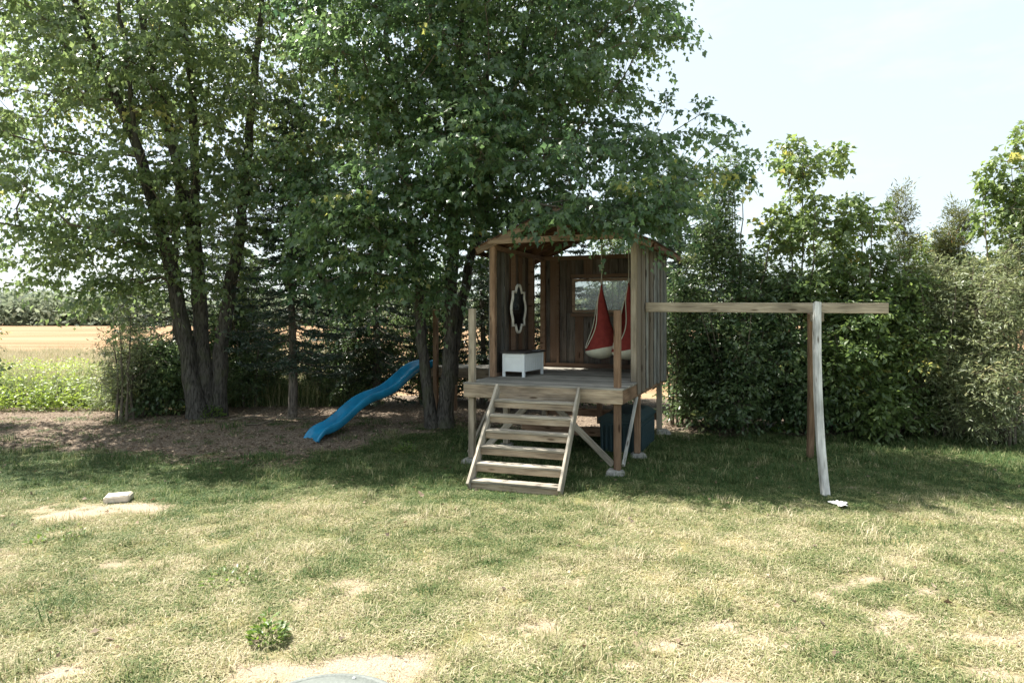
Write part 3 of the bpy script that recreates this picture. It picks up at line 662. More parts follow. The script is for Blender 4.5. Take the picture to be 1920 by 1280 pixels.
# hanging pod seats
def pod(lx, ly, ztop, zbot, label, rot, wx=.27, wy=.25, zrope=3.55):
    H = ztop-zbot; root = empty('hanging_seat', wpt(lx, ly, zbot), SH_R+rot); tag(root, label, 'hanging seat', 'red hanging pod seats in the playhouse')
    ns, nr = 28, 26
    def ring(t): # t 0 bottom .. 1 top
        z = H*t
        if t < .13: r = math.sqrt(max(0, 1-((.13-t)/.13)**2))
        else: r = (1-(t-.13)/.87)**1.12*1.0+.012
        return z, r
    tsplit = .14
    def build(t0, t1, nst, op):
        V = []; F = []
        for i in range(nst+1):
            t = t0+(t1-t0)*i/nst; z, r = ring(t)
            for j in range(ns):
                a = 2*math.pi*j/ns; tl = .055*(1 if t1 < .2 else max(0, 1-(t-tsplit)/.35))*math.cos(a)*(t/tsplit if t < tsplit else 1)
                pl = 1+(.035*math.sin(a*6+t*7)+.02*math.sin(a*11-t*13))*min(1, 6*(1-t))*(1 if t1 > .3 else .3)
                V.append((math.cos(a)*r*wx*pl, math.sin(a)*r*wy*pl, z+tl))
        for i in range(nst):
            for j in range(ns):
                tm = t0+(t1-t0)*(i+.5)/nst; da = abs(((j+.5)/ns*360-op+180) % 360-180)
                if t1 > .3 and .2 < tm < .93 and da < 46*math.sin(math.pi*min(1, (tm-.2)/.73+.12)): continue
                F.append([i*ns+j, i*ns+(j+1) % ns, (i+1)*ns+(j+1) % ns, (i+1)*ns+j])
        return np_mesh('cloth', V, F, smooth=True)
    link('pouch', build(tsplit, 1, nr, 205), M['red'], root)
    link('seat_bowl', build(.002, tsplit, 8, 205), M['cream'], root)
    # binding round the opening
    pts = []
    for sgn in (1, -1):
        for t in (np.linspace(.16, .95, 14) if sgn > 0 else np.linspace(.95, .16, 14)):
            z, r = ring(t); da = 46*math.sin(math.pi*min(1, max(0, (t-.2)/.73+.12))); a = math.radians(205+sgn*da)
            pts.append((math.cos(a)*r*wx*1.02, math.sin(a)*r*wy*1.02, z+.03*max(0, 1-(t-.14)/.35)*math.cos(a)))
    link('binding', np_mesh('binding', *tube(pts, [.008]*len(pts), 6), smooth=True), M['cream'], root)
    rp = [(0, 0, H-.03), (.004, 0, H+.2), (-.003, 0, H+.5), (0, 0, zrope-zbot)]
    link('rope', np_mesh('rope', *tube(rp, [.009]*4, 6), smooth=True), M['rope'], root)
    a = np.linspace(0, 2*math.pi, 13); link('ring', np_mesh('ring', *tube(np.stack([.022*np.cos(a), 0*a, H+.02+.022*np.sin(a)], 1), [.005]*13, 5), smooth=True), M['steel'], root)
pod(1.5, 2.12, 2.7, 1.44, 'red hanging pod seat with cream base, fully in view before the window', 0)
pod(1.98, 2.02, 2.72, 1.44, 'red hanging pod seat half hidden behind the right corner post', .3)
# lidded storage box under the deck
db = empty('deck_box', wpt(1.62, 1.52, gl(1.9, 1.9)), SH_R); tag(db, 'dark teal plastic storage box with sloped lid under the playhouse', 'storage box')
bm = bmesh.new(); W_, D_, H_ = .66, 1.15, .5
r = bmesh.ops.create_cube(bm, size=1)
for v in bm.verts:
    tp = .95 if v.co.z < 0 else 1; v.co = Vector(((v.co.x*tp+.5)*W_, (v.co.y*tp+.5)*D_, (v.co.z+.5)*H_))
bmesh.ops.bevel(bm, geom=bm.edges[:], offset=.015, segments=2, affect='EDGES'); link('body', bm_mesh('body', bm), M['deckbox'], db)
for i in range(9): board('rib', (.05+i*.07, -.001, .05), (.05+i*.07, -.012, .43), .034, .02, X3, M['deckbox'], db, .0, .004, 'rb')
for i in range(12): board('rib', (W_-.005, .08+i*.09, .05), (W_+.006, .08+i*.09, .43), .045, .02, Y3, M['deckbox'], db, .0, .004, 'rs')
bm = bmesh.new(); pr = [(-.02, H_+.002), (-.02, H_+.045), (.12, H_+.125), (W_-.12, H_+.125), (W_+.02, H_+.045), (W_+.02, H_+.002)]
vf = [bm.verts.new((x, -.02, z)) for x, z in pr]; vb = [bm.verts.new((x, D_+.02, z)) for x, z in pr]
bm.faces.new(vf); bm.faces.new(vb[::-1])
for i in range(6): bm.faces.new([vf[i], vb[i], vb[(i+1) % 6], vf[(i+1) % 6]])
bmesh.ops.recalc_face_normals(bm, faces=bm.faces[:]); bmesh.ops.bevel(bm, geom=bm.edges[:], offset=.008, segments=2, affect='EDGES'); link('lid', bm_mesh('lid', bm), M['deckbox'], db)
# swing frame: beam from the wall, bowed pale front leg, brown rear leg
sf = empty('swing_frame', (0, 0, 0)); tag(sf, 'wooden swing frame with a long beam, bowed pale leg and brown rear leg', 'swing frame')
A0 = wpt(SW+.045, 1.36, 2.285); dirb = Vector((c22, s22, 0)); B0 = A0+dirb*3.24+Vector((0, 0, -.03))
board('beam', A0, B0, .14, .06, Z3, M['gpost'], sf, .003, .005)
TP = P(1531, 568, 9.36)
def bowed(name, pts, w, mat):
    """squared timber along a curved path"""
    pts = [Vector(p) for p in pts]; n = 14; q = []
    for i in range(n+1):
        t = i/n; a = pts[0]*(1-t)**2+pts[1]*2*t*(1-t)+pts[2]*t*t; q.append(a)
    bm = bmesh.new(); rings = []; cx = Vector((1, 0, 0))
    me_m = frame(pts[0], pts[2], X3); inv = me_m.inverted()
    for i, a in enumerate(q):
        T = (q[min(n, i+1)]-q[max(0, i-1)]).normalized(); y = (cx-T*cx.dot(T)).normalized(); z = T.cross(y); h = w/2; c_ = .008
        ring_ = [(h-c_, -h), (h, -h+c_), (h, h-c_), (h-c_, h), (-h+c_, h), (-h, h-c_), (-h, -h+c_), (-h+c_, -h)]
        rings.append([bm.verts.new(inv @ (a+y*u+z*v_)) for u, v_ in ring_])
    for i in range(n):
        for j in range(8): bm.faces.new([rings[i][j], rings[i][(j+1) % 8], rings[i+1][(j+1) % 8], rings[i+1][j]])
    bm.faces.new(rings[0][::-1]); bm.faces.new(rings[-1]); bmesh.ops.recalc_face_normals(bm, faces=bm.faces[:])
    return link(name, bm_mesh(name, bm), M[mat], sf, me_m)
ft = P(1549, 932, 8.11); ft.z = gz(ft.x, ft.y)-.04
mid = P(1529, 775, 8.72)
bowed('leg', [TP+Vector((0, -.02, 0)), mid, ft], .088, 'leg')
rt = P(1526, 580, 9.5); rf = P(1519, 860, 10.3); rf.z = gz(rf.x, rf.y)-.03
bowed('leg', [rt+Vector((-.02, .04, -.06)), (rt+rf)/2+Vector((0, 0, 0)), rf], .085, 'post')
cp = P(1531, 594, 9.44); board('cleat', cp+Vector((-.085, .0, 0)), cp+Vector((.085, -.03, 0)), .13, .03, Z3, M['gpost'], sf)
for dx in (-.012, .014): board('bolt', TP+Vector((dx, -.075, -.05-dx*2)), TP+Vector((dx, -.06, -.05-dx*2)), .014, .014, Z3, M['steel'], sf, 0, .002, 'blt')
# blue slide
top = Vector((-1.62, 13.28, DZ+.03)); end = Vector((-3.33, 11.38, gz(-3.33, 11.38)+.02)); hd = Vector((end.x-top.x, end.y-top.y, 0)); HL = hd.length; hd.normalize(); sd = Vector((-hd.y, hd.x, 0))
n = 64; prof = [(-.215, .0), (-.235, .1), (-.225, .135), (-.205, .14), (-.185, .12), (-.165, .035), (-.11, .008), (0, 0), (.11, .008), (.165, .035), (.185, .12), (.205, .14), (.225, .135), (.235, .1), (.215, 0), (.15, -.04), (0, -.05), (-.15, -.04)]
Vs = []; zt = []
for i in range(n+1):
    t = i/n; s = t*HL
    z = top.z+(end.z+.06-top.z)*float(sm(.0, 1.0, np.array(t))*.35+t*.65)+.055*math.sin(2*math.pi*(t*2.0+.02))*(1-abs(2*t-1)**6)
    if t > .93: z -= .1*((t-.93)/.07)**2
    zt.append(z)
for i in range(n+1):
    c = Vector((top.x, top.y, 0))+hd*(HL*i/n); dz = (zt[min(n, i+1)]-zt[max(0, i-1)])/(HL*(min(n, i+1)-max(0, i-1))/n); T = (hd+Vector((0, 0, dz))).normalized(); U = sd.cross(T)*-1
    if U.z < 0: U = -U
    fl = 1+.12*max(0, (i/n-.88)/.12); lo = 1-.55*max(0, (i/n-.9)/.1)
    for a, b_ in prof: Vs.append(c+sd*a*fl*.84+U*(b_*lo*.9)+Vector((0, 0, zt[i])))
m_ = len(prof); Fs = [[i*m_+j, i*m_+(j+1) % m_, (i+1)*m_+(j+1) % m_, (i+1)*m_+j] for i in range(n) for j in range(m_)]
base = np.array([end.x, end.y, end.z]); sl_ = empty('slide', base); tag(sl_, 'blue plastic wave slide coming down from the platform behind the tree', 'slide')
o = link('chute', np_mesh('chute', np.array([tuple(v) for v in Vs])-base, Fs, smooth=True), M['blue'], sl_)
# swing for the eye: paver, rag, septic cover
Yb = HC*FPX/(943-HY); bx = (211-CX)/FPX*Yb
bm = bmesh.new(); bmesh.ops.create_cube(bm, size=1)
for v in bm.verts: v.co = Vector((v.co.x*.27, v.co.y*.19, v.co.z*.08))+Vector([random.uniform(-.006, .006) for _ in range(3)])
bmesh.ops.bevel(bm, geom=bm.edges[:], offset=.012, segments=2, affect='EDGES')
o = link('paving_block', bm_mesh('paving_block', bm), M['paver']); o.location = (bx, Yb+.12, gz(bx, Yb)+.042); o.rotation_euler = (.03, -.02, math.radians(14)); tag(o, 'pale stone paving block lying on a bare patch of lawn', 'paving block')
Yr = HC*FPX/(950-HY); xr = (1575-CX)/FPX*Yr
g_ = 9; V = []
rr_ = np.random.default_rng(5)
for i in range(g_):
    for j in range(g_):
        u, v_ = i/(g_-1)-.5, j/(g_-1)-.5; ang = math.atan2(v_, u); k_ = 1+.35*math.sin(3*ang+.5)+.15*math.sin(5*ang)
        V.append((u*.14*k_, v_*.2*k_, .02+.03*rr_.random()*(1-abs(u)*1.2)))
Fg = [[i*g_+j, (i+1)*g_+j, (i+1)*g_+j+1, i*g_+j+1] for i in range(g_-1) for j in range(g_-1)]
o = link('crumpled_rag', np_mesh('crumpled_rag', V, Fg), M['rag']); o.location = (xr, Yr, gz(xr, Yr)+.004); md = o.modifiers.new('thick', 'SOLIDIFY'); md.thickness = .004
tag(o, 'small crumpled white rag on the grass by the swing leg', 'rag')
sx, sy = -1.0, 3.58
cv = empty('septic_cover', (sx, sy, gz(sx, sy))); tag(cv, 'round pale green plastic cover set in the lawn', 'cover')
def disc(name, prof2, mat, ns=64):
    V = []; F = []
    for r, z in prof2:
        for j in range(ns): V.append((r*math.cos(2*math.pi*j/ns), r*math.sin(2*math.pi*j/ns), z))
    for i in range(len(prof2)-1):
        for j in range(ns): F.append([i*ns+j, i*ns+(j+1) % ns, (i+1)*ns+(j+1) % ns, (i+1)*ns+j])
    return link(name, np_mesh(name, V, F, smooth=False), M[mat], cv)
disc('rim', [(.455, -.03), (.455, .055), (.45, .06), (.425, .06), (.42, .05)], 'septic'); disc('lid', [(.417, .0), (.417, .05), (.405, .066), (.3, .074), (.15, .077), (.0005, .078)], 'septic')
for k in range(6):
    a = k*math.pi/3+.3; o = board('screw', (.385*math.cos(a), .385*math.sin(a), .06), (.385*math.cos(a), .385*math.sin(a), .075), .02, .02, X3, M['steel'], cv, 0, .003, 'scr')

# ------------------------------------------------------------------ trees
# clump of silver-barked maples on the left
Yl = 13.3
def S(lst, rad): return ([P(*p) for p in lst], rad)
b1 = P(385, 778, Yl); b1.z = gz(b1.x, b1.y)
stemsL = [S([(372, 785, 13.2), (352, 660, 13.2), (335, 560, 13.1), (305, 440, 13.0), (255, 270, 12.9), (205, 150, 12.8), (140, 0, 12.7), (90, -140, 12.6)], [.2, .17, .155, .13, .1, .08, .06, .03]),
          S([(388, 785, 13.4), (378, 640, 13.4), (372, 520, 13.4), (352, 380, 13.4), (318, 240, 13.3), (285, 130, 13.2), (262, 0, 13.1), (250, -150, 13)], [.2, .17, .15, .13, .11, .085, .065, .03]),
          S([(410, 785, 13.5), (413, 660, 13.5), (430, 540, 13.5), (452, 430, 13.4), (463, 300, 13.3), (478, 150, 13.2), (490, 20, 13.1), (500, -120, 13)], [.19, .16, .14, .12, .1, .08, .06, .03]),
          S([(378, 600, 13.4), (368, 470, 13.2), (366, 330, 13.1), (362, 180, 13), (345, 60, 12.9), (340, -100, 12.9)], [.12, .11, .095, .08, .06, .03]),
          S([(300, 430, 13.0), (262, 330, 12.6), (248, 200, 12.4), (232, 60, 12.2), (205, -80, 12.1)], [.07, .06, .05, .04, .02])]
envL = [(60, 130, 12.4, 2.6, 2.2, 1.9, .75), (260, 60, 12.4, 2.2, 2.4, 2.1), (450, 90, 12.8, 1.9, 2.3, 2.4), (580, 220, 13.0, 1.3, 1.7, 2.0), (40, 380, 12.0, 1.9, 1.6, 1.15, .7), (200, 400, 12.2, 1.5, 1.4, 1.2, .9), (340, 370, 12.0, 1.2, 1.3, 1.2), (510, 410, 12.6, 1.2, 1.4, 1.3), (160, 530, 12.3, 1.6, .9, .5, 1.1), (260, 500, 12.5, 1.2, .8, .6, 1.1), (30, 500, 11.8, 1.0, .9, .5, .7), (300, -110, 12.9, 3.6, 2.4, 1.3, .8), (450, 500, 12.6, 1.0, .9, .6, .7)]
make_tree('maple_tree', 'big multi-stemmed maple at the left with leaning grey trunks', 'tree', b1, stemsL, [(e[0], e[1], e[2]+.35)+tuple(e[3:]) for e in envL], 560, (M['bark'], M['twig'], M['maple']), 21, mind=.34, sp=dict(ntw=8, nlf=13, size=.112, tl=.72, droop=.75, flat=.32))
b2 = P(826, 800, 12.2); b2.z = gz(b2.x, b2.y)
stemsC = [S([(812, 805, 12.15), (800, 720, 12.2), (790, 620, 12.2), (783, 520, 12.3), (768, 400, 12.3), (745, 250, 12.2), (728, 120, 12.1), (720, -20, 12), (715, -150, 12)], [.13, .115, .1, .09, .08, .065, .055, .04, .02]),
          S([(834, 805, 12.2), (838, 720, 12.2), (845, 600, 12.2), (850, 480, 12.2), (848, 340, 12.1), (838, 200, 12.0), (812, 60, 11.9), (800, -60, 11.9)], [.17, .145, .13, .115, .1, .08, .06, .03]),
          S([(846, 720, 12.3), (858, 600, 12.5), (880, 500, 12.6), (905, 400, 12.5), (935, 280, 12.3), (968, 150, 12.1), (995, 40, 12), (1030, -120, 11.9)], [.11, .105, .095, .085, .075, .065, .05, .025]),
          S([(850, 470, 12.2), (865, 330, 12.0), (866, 200, 11.9), (862, 80, 11.9), (870, -80, 11.9)], [.085, .075, .065, .05, .025]),
          S([(905, 400, 12.5), (912, 250, 12.6), (912, 90, 12.6), (915, -80, 12.6)], [.06, .055, .045, .02])]
envC = [(740, 60, 11.9, 1.6, 1.8, 2.2), (930, 60, 11.8, 1.7, 2.1, 2.1), (1110, 60, 11.5, 1.25, 1.6, 1.05), (1205, 50, 11.4, .6, .8, .35, .9), (1260, 105, 11.3, .3, .5, .2, .7), (1010, 200, 11.3, 1.3, 1.5, 1.0), (1180, 330, 11.0, 1.0, 1.2, .7), (1330, 310, 11.0, .6, .7, .3, .9), (1250, 245, 11.0, .7, .8, .35, .9), (1080, 330, 10.6, 1.2, 1.4, .8), (900, 320, 11.2, 1.3, 1.6, 1.3), (780, 360, 11.4, 1.2, 1.4, 1.4), (680, 450, 11.6, .95, 1.2, 1.1, 1.3), (620, 480, 12.4, .9, .8, .9, 1.2), (760, 520, 11.8, .8, .8, .6, 1.1), (1080, 380, 9.7, .9, .35, .24, 3.4), (1200, 390, 9.75, .6, .4, .25, 3.2), (1150, 412, 9.6, .4, .2, .16, 4.0), (1020, 400, 9.75, .3, .2, .12, 3.0), (1220, 400, 10.3, .7, .8, .3, 1.0), (1150, 140, 11.4, .6, .8, .3, .7), (820, 500, 11.5, .9, .8, .5, .7), (900, -110, 12.2, 3.0, 2.2, 1.3, .8), (590, 330, 12.4, .8, 1.0, 1.2)]
make_tree('maple_tree', 'multi-stemmed maple in the middle with branches over the playhouse roof', 'tree', b2, stemsC, envC, 860, (M['bark'], M['twig'], M['maple_dark']), 22, mind=.3, sp=dict(ntw=8, nlf=13, size=.106, tl=.64, droop=.7, flat=.32))

# conifers behind
CG = 'dark conifers standing behind the maples and playhouse'
for px, Y, h, r, sd_, bare, lb in ((548, 13.2, 6.2, 1.5, 31, .16, 'dark spruce with a bare slim trunk behind the blue slide'), (330, 15.2, 6.8, 1.7, 32, .1, 'dark spruce partly hidden behind the left maple trunks'), (705, 15.0, 6.0, 1.7, 33, .05, 'dark spruce between the blue slide and the middle maple'), (905, 15.8, 5.2, 1.5, 34, .05, 'dark spruce just behind the left wall of the playhouse'), (1045, 15.6, 5.6, 1.5, 35, .05, 'dark pointed spruce rising behind the playhouse ridge'), (455, 16.2, 6.0, 1.8, 36, .05, 'low spruce behind, between left maple and slim spruce')):
    x = (px-CX)/FPX*Y; make_conifer('spruce_tree', lb, (x, Y, gz(x, Y)), h, r, sd_, 'spruce', bare, 120 if Y < 14 else 105, .05, CG, dens=1.15)
x = (1275-CX)/FPX*15.2; make_conifer('pine_tree', 'soft blue-green pine above the right eave of the playhouse', (x, 15.2, gz(x, 15.2)), 5.6, 1.4, 41, 'pine', .1, 80, .1, None, dens=.8, top_pow=.6)

# right-hand hedge row
def bushy(name, label, cat, px, Y, top, width, mat, seed, nclu, leaf=.07, shape=OVAL, group=None, stems=4, low=820, blobs=None, sp=None, depth=None, shell=3.0, bmat='twig', rmul=1.0, mind=.17, lumps=13):
    rng = np.random.default_rng(seed); x = (px-CX)/FPX*Y; b = Vector((x, Y, gz(x, Y))); zt_ = HC-(top-HY)/FPX*Y
    st = []
    for k in range(stems):
        a = k*2*math.pi/stems+rng.random(); sp_ = width*.32*(.4+.8*rng.random()); hh = zt_*(.72+.25*rng.random()) if k else zt_*.97
        if k == 0: sp_ *= .25
        q = [b+Vector((.16*math.cos(a), .16*math.sin(a), -.05)), b+Vector((sp_*.35*math.cos(a), sp_*.35*math.sin(a), hh*.35)), b+Vector((sp_*.75*math.cos(a), sp_*.75*math.sin(a), hh*.7)), b+Vector((sp_*math.cos(a), sp_*math.sin(a), hh-b.z))]
        st.append((q, [.026*rmul, .021*rmul, .014*rmul, .005]))
    dp = depth or width*.8
    if blobs is None:
        H_ = low-top; blobs = []
        for q_ in range(lumps):
            f_ = (q_+.2+.6*rng.random())/lumps; rad_ = width*.5*(1-f_)**.45*math.sin(math.pi*(.2+.55*(1-f_)))*1.1+.06; aa = rng.random()*6.283; ro = rad_*.75*rng.random()**.5; br_ = width*(.13+.15*rng.random())*(.55+.6*(1-f_))
            blobs.append((px+ro*math.cos(aa)*FPX/Y, low-H_*(.06+.9*f_), Y+ro*math.sin(aa)*dp/width, br_, br_, br_*(.8+.9*rng.random())*(1+.6*f_), .6+.8*rng.random()))
    s_ = dict(ntw=5, nlf=9, size=leaf, tl=.3, shape=shape, droop=.25, flat=.8); s_.update(sp or {})
    return make_tree(name, label, cat, b, st, blobs, nclu, (M[bmat], M['twig'], M[mat]), seed, group, mind, shell, s_, dict(r0=.0035, seg=.3))
HG = 'shrubs and young trees in the hedge row'
bushy('tall_shrub', 'tall small-leaved shrub right behind the playhouse wall', 'shrub', 1375, 12.9, 285, 2.0, 'shrub', 51, 560, .085, OVAL, HG, 6, shell=2.4)
bushy('maple_sapling', 'tall slender maple sapling with large leaves, above the swing beam', 'tree', 1500, 12.6, 240, 1.5, 'sapling', 52, 120, .125, LOBED, HG, 3, blobs=[(1500, 310, 12.6, .35, .4, .6), (1560, 300, 12.6, .2, .25, .4), (1510, 420, 12.6, .75, .6, .6), (1500, 540, 12.6, .8, .6, .5, .7)], sp=dict(ntw=4, nlf=7, tl=.3, droop=.5), mind=.2)
bushy('maple_sapling', 'shorter maple sapling with broad pale leaves beside the cedars', 'tree', 1610, 12.4, 345, 1.2, 'sapling', 53, 80, .125, LOBED, HG, 3, blobs=[(1615, 410, 12.4, .4, .4, .45), (1600, 520, 12.4, .6, .5, .6)], sp=dict(ntw=4, nlf=7, tl=.3, droop=.5), mind=.2)
bushy('cedar_tree', 'narrow browning cedar with pointed top nearer the swing', 'tree', 1690, 12.7, 372, 1.25, 'cedar', 54, 400, .08, SLIM, HG, 2, lumps=20, sp=dict(ntw=6, nlf=14, tl=.22, flat=1.3, droop=-.1), mind=.12)
bushy('cedar_tree', 'narrow cedar with thin leaning tip farther right', 'tree', 1795, 12.7, 375, 1.2, 'cedar', 55, 380, .08, SLIM, HG, 2, lumps=20, sp=dict(ntw=6, nlf=14, tl=.22, flat=1.3, droop=-.1), mind=.12)
bushy('young_maple', 'tall young maple at the right edge of the photo', 'tree', 1895, 11.8, 300, 1.5, 'sapling', 56, 170, .11, LOBED, HG, 3, blobs=[(1872, 350, 11.8, .2, .3, .55), (1925, 300, 11.8, .2, .3, .6), (1905, 420, 11.8, .5, .5, .6), (1935, 540, 11.8, .7, .7, .7)], sp=dict(ntw=5, nlf=8, tl=.3, droop=.5), mind=.2)
bushy('pale_shrub', 'sunlit pale-leaved shrub at the right end of the hedge', 'shrub', 1880, 11.4, 470, 2.0, 'willow', 57, 430, .085, SLIM, HG, 6, low=825, sp=dict(ntw=5, nlf=12, tl=.32), shell=2.6)
bushy('pale_shrub', 'pale feathery shrub between the two narrow cedars and the hedge end', 'shrub', 1765, 12.0, 480, 1.8, 'willow', 58, 300, .085, SLIM, HG, 6, low=815, sp=dict(ntw=5, nlf=12, tl=.34), shell=2.6, lumps=14)
for k, (px, Y, top, w, mt, n_, lf, lb) in enumerate(((1275, 12.9, 500, 1.7, 'shrub', 280, .08, 'dark low shrub in the corner beside the playhouse wall'), (1385, 12.3, 555, 1.9, 'shrub', 290, .09, 'dark leafy shrub under the left half of the swing beam'), (1490, 12.5, 500, 1.8, 'shrub', 270, .095, 'dark leafy shrub just left of the swing legs'), (1610, 12.0, 570, 1.7, 'sapling', 240, .11, 'green broad-leaved shrub just right of the swing legs'), (1700, 12.2, 500, 1.8, 'sapling', 250, .09, 'dense shrub below the browning cedar'), (1820, 12.0, 510, 1.7, 'willow', 240, .09, 'dense shrub between the cedars and the pale shrub'), (1560, 13.4, 430, 2.2, 'shrub', 240, .09, 'airy green shrub behind the swing legs and saplings'), (1750, 13.4, 440, 2.4, 'sapling', 220, .095, 'airy yellow green shrub rising behind the cedars'))):  # shrubs at the right end take paler leaf colours standing in for sunlight
    bushy('leafy_shrub', lb, 'shrub', px, Y, top, w, mt, 60+k, n_, lf, OVAL, HG, 6, low=830, shell=2.2, lumps=18, sp=dict(ntw=6, nlf=10, tl=.36, droop=.35, flat=.6))
BG = 'undergrowth shrubs behind the left maple and slide'
for k, (px, Y, top, w, mt, n_, lf, lb, lo) in enumerate(((240, 13.6, 610, 1.3, 'willow', 80, .085, 'pale drooping shrub left of the maple trunks', 785), (285, 13.7, 640, 1.5, 'shrub', 250, .1, 'low green bush at the foot of the left maple', 795), (235, 13.0, 580, 1.2, 'willow', 90, .08, 'thin wispy shrub arching over the field edge', 760), (470, 15.0, 500, 2.2, 'shrub', 560, .07, 'dark bush behind, right of the left maple trunks', 770), (650, 15.5, 520, 2.4, 'shrub', 560, .07, 'dark bush behind the middle of the slide', 770), (800, 16.0, 500, 2.4, 'shrub', 560, .07, 'dark bush behind the middle maple trunks', 760), (940, 16.4, 480, 2.4, 'shrub', 480, .07, 'dark bush seen through the playhouse doorway', 750), (1150, 16.0, 440, 2.6, 'shrub', 520, .075, 'leafy bush seen through the playhouse window', 760), (-42, 12.4, 620, .7, 'shrub', 60, .08, 'bush tip poking in at the left edge', 720))):
    bushy('undergrowth_bush', lb, 'shrub', px, Y, top, w, mt, 80+k, n_, lf, SLIM if mt == 'willow' else OVAL, BG, 5, low=lo, shell=2.3)

# weeds along the field edge, far wood
rng = np.random.default_rng(91)
def weeds():
    n = 3600; Y = 14.2+rng.random(n)**1.3*9; X = -Y*.35-rng.random(n)*Y*.62
    px = CX+X/Y*FPX; keep = (px < 345-20*(Y-14)); X, Y = X[keep], Y[keep]; n = len(X)
    h = (.25+.4*rng.random(n))*(.8+.5*vnoise(X*.8, Y*.8, 5)); k = 16
    t = rng.random((n, k)); base = np.stack([X, Y, ground_z(X, Y)], 1)
    p = base[:, None]+np.stack([rng.normal(size=(n, k))*.1, rng.normal(size=(n, k))*.1, h[:, None]*t], -1)
    d = rng.normal(size=(n, k, 3))*np.array([1, 1, .35])+np.array([0, 0, .15]); nr = np.array([0, 0, 1.])+rng.normal(size=(n, k, 3))*.4
    v = np.clip(.5*np.repeat(vnoise(X*1.3, Y*1.3, 8)[:, None], k, 1)+.5*rng.random((n, k)), 0, 1)
    return leaves_np(p.reshape(-1, 3), d.reshape(-1, 3), nr.reshape(-1, 3), (.045+.055*rng.random(n*k)), OVAL, v.ravel())
V, F, v = weeds(); tag(link('weeds', np_mesh('weeds', V, F, {'v': v}), M['weed']), 'bright green weeds growing along the field edge', 'weeds', None, 'stuff')
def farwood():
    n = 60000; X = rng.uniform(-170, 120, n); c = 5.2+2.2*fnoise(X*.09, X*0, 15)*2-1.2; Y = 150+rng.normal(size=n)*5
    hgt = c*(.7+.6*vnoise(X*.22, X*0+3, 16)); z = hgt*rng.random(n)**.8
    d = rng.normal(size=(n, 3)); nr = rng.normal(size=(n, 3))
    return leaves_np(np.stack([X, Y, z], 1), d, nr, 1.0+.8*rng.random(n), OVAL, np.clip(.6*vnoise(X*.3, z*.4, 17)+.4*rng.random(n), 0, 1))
V, F, v = farwood(); tag(link('far_woodland', np_mesh('far_woodland', V, F, {'v': v}), M['farleaf_hazed']), 'distant line of trees beyond the harvested field', 'woodland', None, 'stuff')

# ------------------------------------------------------------------ grass: tufts placed as points, instanced by geometry nodes
def grass_mat():
    m, nt, N, L, b = newmat('grass_blade')
    a = N.new('ShaderNodeAttribute'); a.attribute_name = 'dry'; a.attribute_type = 'INSTANCER'
    v = N.new('ShaderNodeAttribute'); v.attribute_name = 'v'
    ad = N.new('ShaderNodeMath'); ad.operation = 'MULTIPLY_ADD'; ad.inputs[1].default_value = .8; L.new(v.outputs['Fac'], ad.inputs[0]); L.new(a.outputs['Fac'], ad.inputs[2])
    sb = N.new('ShaderNodeMath'); sb.operation = 'SUBTRACT'; sb.inputs[1].default_value = .4; sb.use_clamp = True; L.new(ad.outputs[0], sb.inputs[0])
    r = ramp(N, [(.0, (.06, .115, .035)), (.3, (.16, .2, .075)), (.55, (.31, .31, .15)), (.8, (.45, .4, .25)), (1, (.58, .51, .36))]); L.new(sb.outputs[0], r.inputs['Fac'])
    L.new(r.outputs['Color'], b.inputs['Base Color']); b.inputs['Roughness'].default_value = .6; b.inputs['Specular IOR Level'].default_value = .25
    tr = N.new('ShaderNodeBsdfTranslucent'); L.new(r.outputs['Color'], tr.inputs['Color']); mx = N.new('ShaderNodeMixShader'); mx.inputs['Fac'].default_value = .35
    L.new(b.outputs[0], mx.inputs[1]); L.new(tr.outputs[0], mx.inputs[2]); L.new(mx.outputs[0], N['Material Output'].inputs['Surface'])
    return m
M['grass'] = grass_mat()
tuftcol = bpy.data.collections.new('grass_tufts')
def tuft(nbl, h, spread, lean, w, seed):
    r = np.random.default_rng(seed); a = r.random(nbl)*6.283; b = np.stack([r.normal(size=nbl)*spread, r.normal(size=nbl)*spread, np.full(nbl, -.01)], 1)
    out = np.stack([np.cos(a), np.sin(a), np.zeros(nbl)], 1); sd_ = np.stack([-np.sin(a), np.cos(a), np.zeros(nbl)], 1); H = h*(.5+.8*r.random(nbl)); ln = lean*(.3+1.2*r.random(nbl))
    m1 = b+out*(H*ln*.35)[:, None]+np.array([0, 0, 1.])*(H*.6)[:, None]; tp = b+out*(H*ln)[:, None]+np.array([0, 0, 1.])*(H*(1-.25*ln))[:, None]; W = w*(.6+.7*r.random(nbl))
    V = np.stack([b-sd_*W[:, None], b+sd_*W[:, None], m1-sd_*W[:, None]*.8, m1+sd_*W[:, None]*.8, tp], 1).reshape(-1, 3)
    k = (np.arange(nbl)*5)[:, None, None]; F = (k+np.array([[0, 1, 3], [0, 3, 2], [2, 3, 4]])[None]).reshape(-1, 3)
    me = np_mesh('tuft', V, F, {'v': np.repeat(r.random(nbl), 5)}); me.materials.append(M['grass']); o = bpy.data.objects.new('grass_tuft', me); tuftcol.objects.link(o)
for k in range(4): tuft(58, .035, .048, 1.1+.3*k, .0028, 200+k)
tuft(46, .085, .05, .9, .0026, 210)
tuft(40, .5, .1, .5, .005, 211)
